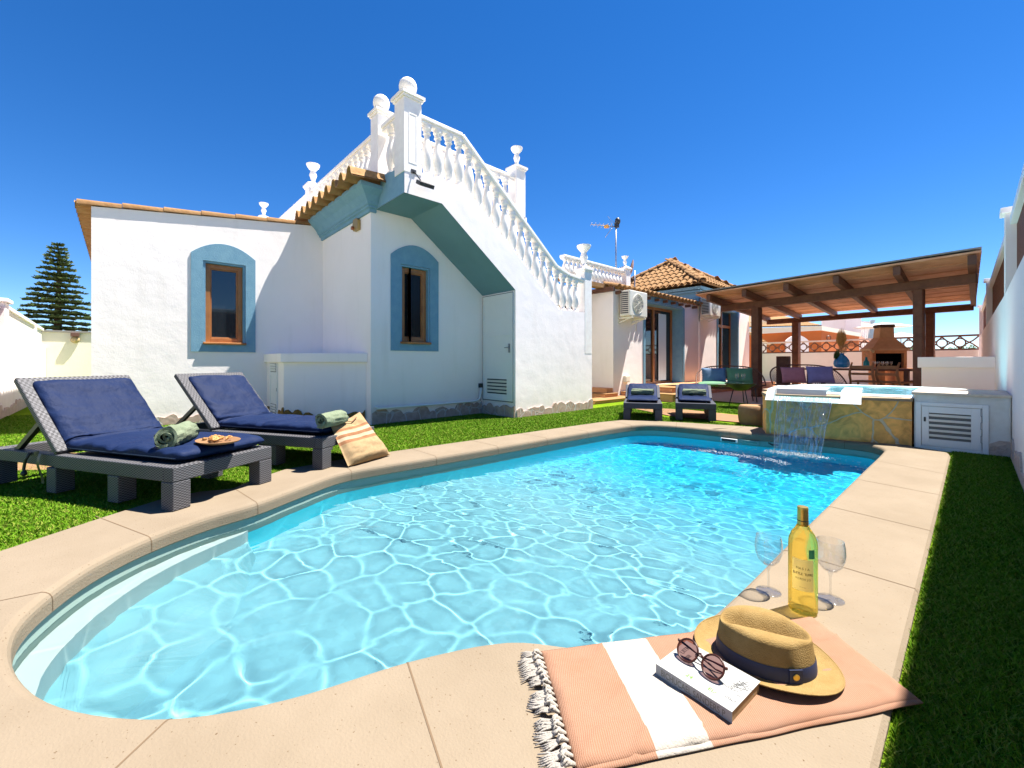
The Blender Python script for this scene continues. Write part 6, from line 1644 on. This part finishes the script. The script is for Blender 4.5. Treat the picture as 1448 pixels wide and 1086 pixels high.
# towel
q = lambda px, py, z=0: A3(px, py, z)
T0, T1_, Bq1, Bq0 = q(765, 927), q(1150, 877), q(1300, 993), q(815, 1094)
PINK = M('peach_cotton', (.78, .36, .20), .95, .05, n=(6, .2), bump=(1, .1, .001), col2=(.84, .46, .30))
def weavecol(m, col_hi):
    t_, p = nodes(m); tc = t_.nodes.new('ShaderNodeTexCoord'); w = t_.nodes.new('ShaderNodeTexWave'); w.inputs['Scale'].default_value = 90; w.inputs['Distortion'].default_value = 2.5; w.inputs['Detail'].default_value = 2; w.bands_direction = 'DIAGONAL'; w.inputs['Detail Scale'].default_value = 30
    t_.links.new(tc.outputs['Object'], w.inputs[0]); mx = t_.nodes.new('ShaderNodeMix'); mx.data_type = 'RGBA'
    src = p.inputs['Base Color'].links[0].from_socket; t_.links.new(src, mx.inputs[6]); mx.inputs[7].default_value = tuple(col_hi)+(1,)
    ml = t_.nodes.new('ShaderNodeMath'); ml.operation = 'MULTIPLY'; ml.inputs[1].default_value = .55; t_.links.new(w.outputs['Fac'], ml.inputs[0]); t_.links.new(ml.outputs[0], mx.inputs[0]); t_.links.new(mx.outputs[2], p.inputs['Base Color'])
    b = t_.nodes.new('ShaderNodeBump'); b.inputs['Strength'].default_value = .5; b.inputs['Distance'].default_value = .002; t_.links.new(w.outputs['Fac'], b.inputs['Height']); t_.links.new(b.outputs[0], p.inputs['Normal'])
weavecol(PINK, (.34, .22, .16))
t = thing('beach_towel', 'peach striped folded beach towel with white tassels on the coping', 'towel', (-.5, 1.15, 0))
def towel_layer(zb, du, name, shr):
    m_ = MB(); NU, NV = 110, 50
    def f(u, v):
        tp_ = T0.lerp(T1_, u); bt = Bq0.lerp(Bq1, u); p = tp_.lerp(bt, v)
        p = p+(Bq0-T0)*(shr*(v-.5))
        e = min(1, min(u, 1-u)*40, min(v, 1-v)*24); e = math.sin(e*math.pi/2)
        w = .005*fbm(u*3+du, v*3, 2)+.005*math.exp(-(noise.noise(Vector((u*3+v*4, v*2-u*3, du)))/.06)**2)*(.5+noise.noise(Vector((u*2, v*2, 3+du))))+.0035*max(0, noise.noise(Vector((u*2-v*5, u*3, 5+du))))
        wob = .006*noise.noise(Vector((u*7, du, v*2)))*(1 if v < .1 or v > .9 else 0)
        return (p.x+wob, p.y+wob*.6, .0035+zb*e+max(-.002, w)*e)
    m_.grid(f, NU, NV); m_.m = [1 if .205 < ((k % (NU-1))+.5)/(NU-1) < .345 else 0 for k in range(len(m_.f))]
    o = O(name, m_, [PINK, WHITEC], t, sm=0, recalc=False); md = o.modifiers.new('th', 'SOLIDIFY'); md.thickness = .003; md.offset = -1
    return o
towel_layer(.0022, 3, 'folded_layer', .05); towel_layer(.0115, 0, 'folded_layer', .0)
m_ = MB(); rnd = random.Random(4); nt_ = 19
edge_n = ((T0-T1_).normalized())
for k in range(nt_):
    v = (k+.5)/nt_; p0 = T0.lerp(Bq0, v)+Vector((0, 0, .010)); L = rnd.uniform(.055, .075); dr_ = (edge_n+Vector((rnd.uniform(-.3, .3), rnd.uniform(-.3, .3), 0))).normalized(); sdv = Vector((-dr_.y, dr_.x, 0))
    pts = [p0+dr_*(.0)+Vector((0, 0, 0)), p0+dr_*(L*.22)+Vector((0, 0, .008)), p0+dr_*(L*.42)+sdv*.003+Vector((0, 0, .004)), p0+dr_*(L*.7)+sdv*.006*rnd.uniform(-1, 1)+Vector((0, 0, -.002)), p0+dr_*L+Vector((0, 0, -.005))]
    m_.tube(pts[:3], [.004, .0068, .005], 7)
    m_.sphere(pts[1], .0076, 8)
    for j in range(5):
        of = sdv*((j-2)*.0032); m_.tube([pts[1], pts[2]+of*.7, pts[3]+of*1.6+Vector((0, 0, rnd.uniform(0, .004))), pts[4]+of*2.2+sdv*rnd.uniform(-.003, .003)], [.0030, .0028, .0026, .0012], 5)
    for j in range(2):
        a = rnd.uniform(0, 6); m_.tube([pts[1]+Vector((0, 0, .004)), pts[1]+sdv*.010*math.cos(a)+dr_*.006+Vector((0, 0, .008)), pts[2]+sdv*.006*math.cos(a)], .003, 5)
O('tassel_fringe', m_, WHITEC, t, sm=0, recalc=False)
# book
zt2 = .0455; bc = [q(931.6, 941.5, zt2), q(967, 903, zt2), q(1075, 964, zt2), q(1036, 1006, zt2)]
cc = sum(bc, Vector())/4; exb = ((bc[3]-bc[0])+(bc[2]-bc[1])).normalized(); eyb = Vector((-exb.y, exb.x, 0)); Lb = ((bc[3]-bc[0]).length+(bc[2]-bc[1]).length)/2; Wb = abs((bc[1]-bc[0]).dot(eyb))*.5+abs((bc[2]-bc[3]).dot(eyb))*.5
t = thing('paperback_book', 'thick white paperback book lying on the peach towel', 'book', (cc.x, cc.y, .013))
Rb = Matrix((exb, eyb, Vector((0, 0, 1)))).transposed(); TbM = Matrix.Translation((cc.x, cc.y, 0)) @ Rb.to_4x4()
z0b, z1b = .0145, zt2
m_ = MB(TbM); m_.box(-Lb/2+.002, -Wb/2+.001, z0b+.0012, Lb/2-.002, Wb/2-.003, z1b-.0012); O('pages', m_, PAGES, t)
m_ = MB(TbM); m_.box(-Lb/2, -Wb/2, z1b-.001, Lb/2, Wb/2, z1b); m_.box(-Lb/2, -Wb/2, z0b, Lb/2, Wb/2, z0b+.001); m_.box(-Lb/2, -Wb/2-.001, z0b, Lb/2, -Wb/2+.0005, z1b); cv = O('cover', m_, PAPER, t, bev=.0003)
def btext(s, x, y, size, mat, rot=0, sx=1, sp=1):
    loc = TbM @ Vector((x, y, z1b+.0004)); return text('lettering', s, size, mat, loc, Rb @ Matrix.Rotation(rot, 3, 'Z'), cv, .00015, sx=sx, sp=sp)
btext('UITR', -Lb*.40, Wb*.22, .017, TXT, R(90)); btext('CETIER', -Lb*.30, Wb*.05, .014, TXT, R(90), sx=.8); btext('IT', -Lb*.21, -Wb*.05, .013, TXT, R(90))
btext('24', -Lb*.10, -Wb*.33, .018, TXTG); btext('EL/', Lb*.20, -Wb*.33, .016, TXTG); btext('DENNIT', Lb*.36, Wb*.12, .012, TXT, R(70)); btext('OUTIS', Lb*.28, -Wb*.05, .009, TXT, R(0)); btext('COLT', Lb*.40, -Wb*.28, .010, TXT, 0)
m_ = MB(); rnd = random.Random(9)
for k in range(26):
    a = rnd.uniform(0, 6.3); p = Vector((Lb*.40+rnd.gauss(0, .008), Wb*.10+rnd.gauss(0, .018), z1b+.0005)); e = p+Vector((math.cos(a), math.sin(a), 0))*rnd.uniform(.005, .014); m_.T = TbM; m_.tube([p, e], .0004, 4)
O('sprig_drawing', m_, TXT, cv)
Rs = Matrix((exb, Vector((0, 0, 1)), -eyb)).transposed()
text('lettering', 'BICHUCAEL SANDERS P', .022, M('spine_grey', (.13, .12, .10), .6), TbM @ Vector((0, -Wb/2-.0012, (z0b+z1b)/2)), Rs, cv, .00015, sx=.72)
# sunglasses on the book
t = thing('sunglasses', 'tortoiseshell round sunglasses lying folded on the book', 'sunglasses', (cc.x, cc.y, z1b))
TOR = M('tortoiseshell', (.030, .008, .007), .35, .3, n=(60, .6), col2=(.07, .02, .01)); LENS = thin('rose_lens', (.36, .22, .20), .0, .6, .04)
gx = exb*1.0; 
def gl(x, y, z): return TbM @ Vector((x, y, z1b+z))
cl, cr = (-.055, .004), (.018, -.004)
m_ = MB(); n = 28; rr = .026
lens = MB()
for (x, y) in (cl, cr):
    ring_ = [gl(x+rr*1.05*math.cos(a), y+rr*.72*math.sin(a), .026+.020*math.sin(a)-.0) for a in [2*math.pi*i/n for i in range(n)]]
    m_.tube(ring_, .0026, 7, closed=True); lens.add(ring_, [list(range(n))])
m_.tube([gl(cl[0]+rr, cl[1]+.003, .030), gl((cl[0]+cr[0])/2, 0.004, .036), gl(cr[0]-rr, cr[1]+.003, .030)], .0028, 7)
m_.tube([gl(cl[0]-rr*1.05, cl[1]+.005, .036), gl(cl[0]-rr*1.2, cl[1]+.010, .034)], .004, 7); m_.tube([gl(cr[0]+rr*1.05, cr[1]+.005, .036), gl(cr[0]+rr*1.2, cr[1]+.010, .034)], .004, 7)
fr_ = O('frame', m_, TOR, t, sm=0); O('lens', lens, LENS, t, recalc=False)
for (a, b) in (((cl[0]-rr*1.2, cl[1]+.010, .034), (cr[0]-.005, cr[1]+.024, .006)), ((cr[0]+rr*1.2, cr[1]+.010, .034), (cl[0]+.02, cl[1]+.026, .010))):
    m_ = MB(); m_.tube([gl(*a), gl((a[0]*.5+b[0]*.5), (a[1]+b[1])/2+.002, (a[2]+b[2])/2), gl(*b), gl(b[0]+(-.015 if a[0] > b[0] else .015), b[1]+.006, .003)], [.0032, .0022, .0024, .002], 7); O('temple', m_, TOR, t, sm=0)
# hat
hc = Vector((-.398, 1.335, .016)); t = thing('straw_hat', 'tan straw fedora hat with navy band on the towel', 'hat', hc, R(47.31-22))
def hatR(a, h):  # crown outline
    f = 1-.14*(h/.12)**1.4
    return (.122*f*(1-.0*math.cos(a)), .098*f)
def crown(u, v):
    a = 2*math.pi*u
    if v < .62:
        h = v/.62*.080; ax_, ay_ = hatR(a, h); x, y = ax_*math.cos(a), ay_*math.sin(a)
        # pinch at the front sides
        pin = math.exp(-((math.cos(a)-.80)/.25)**2)*.012*(h/.080)**2; y *= 1-pin/.08
        z = h+.012*(h/.080)*(math.cos(a)*-.2-.1*math.cos(a)**2+.35)
        return (x, y, z)
    q_ = (v-.62)/.38; ax_, ay_ = hatR(a, .080); r_ = math.cos(q_*math.pi/2)
    x, y = ax_*math.cos(a)*r_, ay_*math.sin(a)*r_
    if r_ > 0: pin = math.exp(-((math.cos(a)-.80)/.25)**2)*.012; y *= 1-pin/.08
    zz = .080+.012*(math.cos(a)*-.2-.1*math.cos(a)**2+.35)+.018*math.sin(min(1, q_*2.2)*math.pi/2)
    # teardrop crease along the long axis
    cr_ = math.exp(-(y/.026)**2)*(1-(abs(x+.005)/.118)**4 if abs(x+.005) < .118 else 0)
    return (x, y, zz-.045*cr_*min(1, q_*3))
m_ = MB(); m_.grid(crown, 96, 54, wrapu=True); O('crown', m_, STRAW, t, world=False, sm=0, recalc=False)
def brim(u, v, dz=0):
    a = 2*math.pi*u; ax_, ay_ = .124, .098; bx_, by_ = .180, .160
    q_ = v; x = (ax_+(bx_-ax_)*q_)*math.cos(a); y = (ay_+(by_-ay_)*q_)*math.sin(a)
    z = .004+.020*q_*q_*(abs(math.sin(a))**2)*1.0+.012*q_**2*(math.cos(a)**2)*(1 if math.cos(a) < 0 else -.15)+.004*q_**4
    return (x, y, z+dz)
m_ = MB(); m_.grid(lambda u, v: brim(u, v), 96, 14, wrapu=True); m_.grid(lambda u, v: brim(u, v, -.0022), 96, 14, wrapu=True)
m_.tube([Vector(brim(k/96, 1, -.001)) for k in range(96)], .0018, 6, closed=True)
O('brim', m_, STRAW, t, world=False, sm=0, recalc=False)
NB_ = M('navy_ribbon', (.010, .022, .075), .6, .4, bump=(400, .3, .001))
def band(u, v):
    a = 2*math.pi*u; h = .004+v*.036; ax_, ay_ = hatR(a, h); e = .0022*(1 if 0.02 < v < .98 else .6)
    return ((ax_+e)*math.cos(a), (ay_+e)*math.sin(a), h)
m_ = MB(); m_.grid(band, 96, 6, wrapu=True); bd = O('ribbon_band', m_, NB_, t, world=False, sm=0, recalc=False)
aq = R(-62); ax_, ay_ = hatR(0, .02); e = Vector((math.cos(aq)*ay_, math.sin(aq)*ax_, 0)).normalized(); px_ = Vector((ax_*math.cos(aq), ay_*math.sin(aq), .022))
m_ = MB(); m_.lathe([(.0085, .003), (.0085, .0045), (.007, .0055), (.005, .0048), (.001, .0052)], px_+e*.001, 20, ax=e); O('button', m_, GOLD, bd, world=False, sm=50)
sdv = Vector((-e.y, e.x, 0)); m_ = MB(); m_.obox(px_+e*.0030, sdv*.017, Vector((0, 0, .0185)), e*.001); O('bow_tab', m_, NB_, bd, world=False)
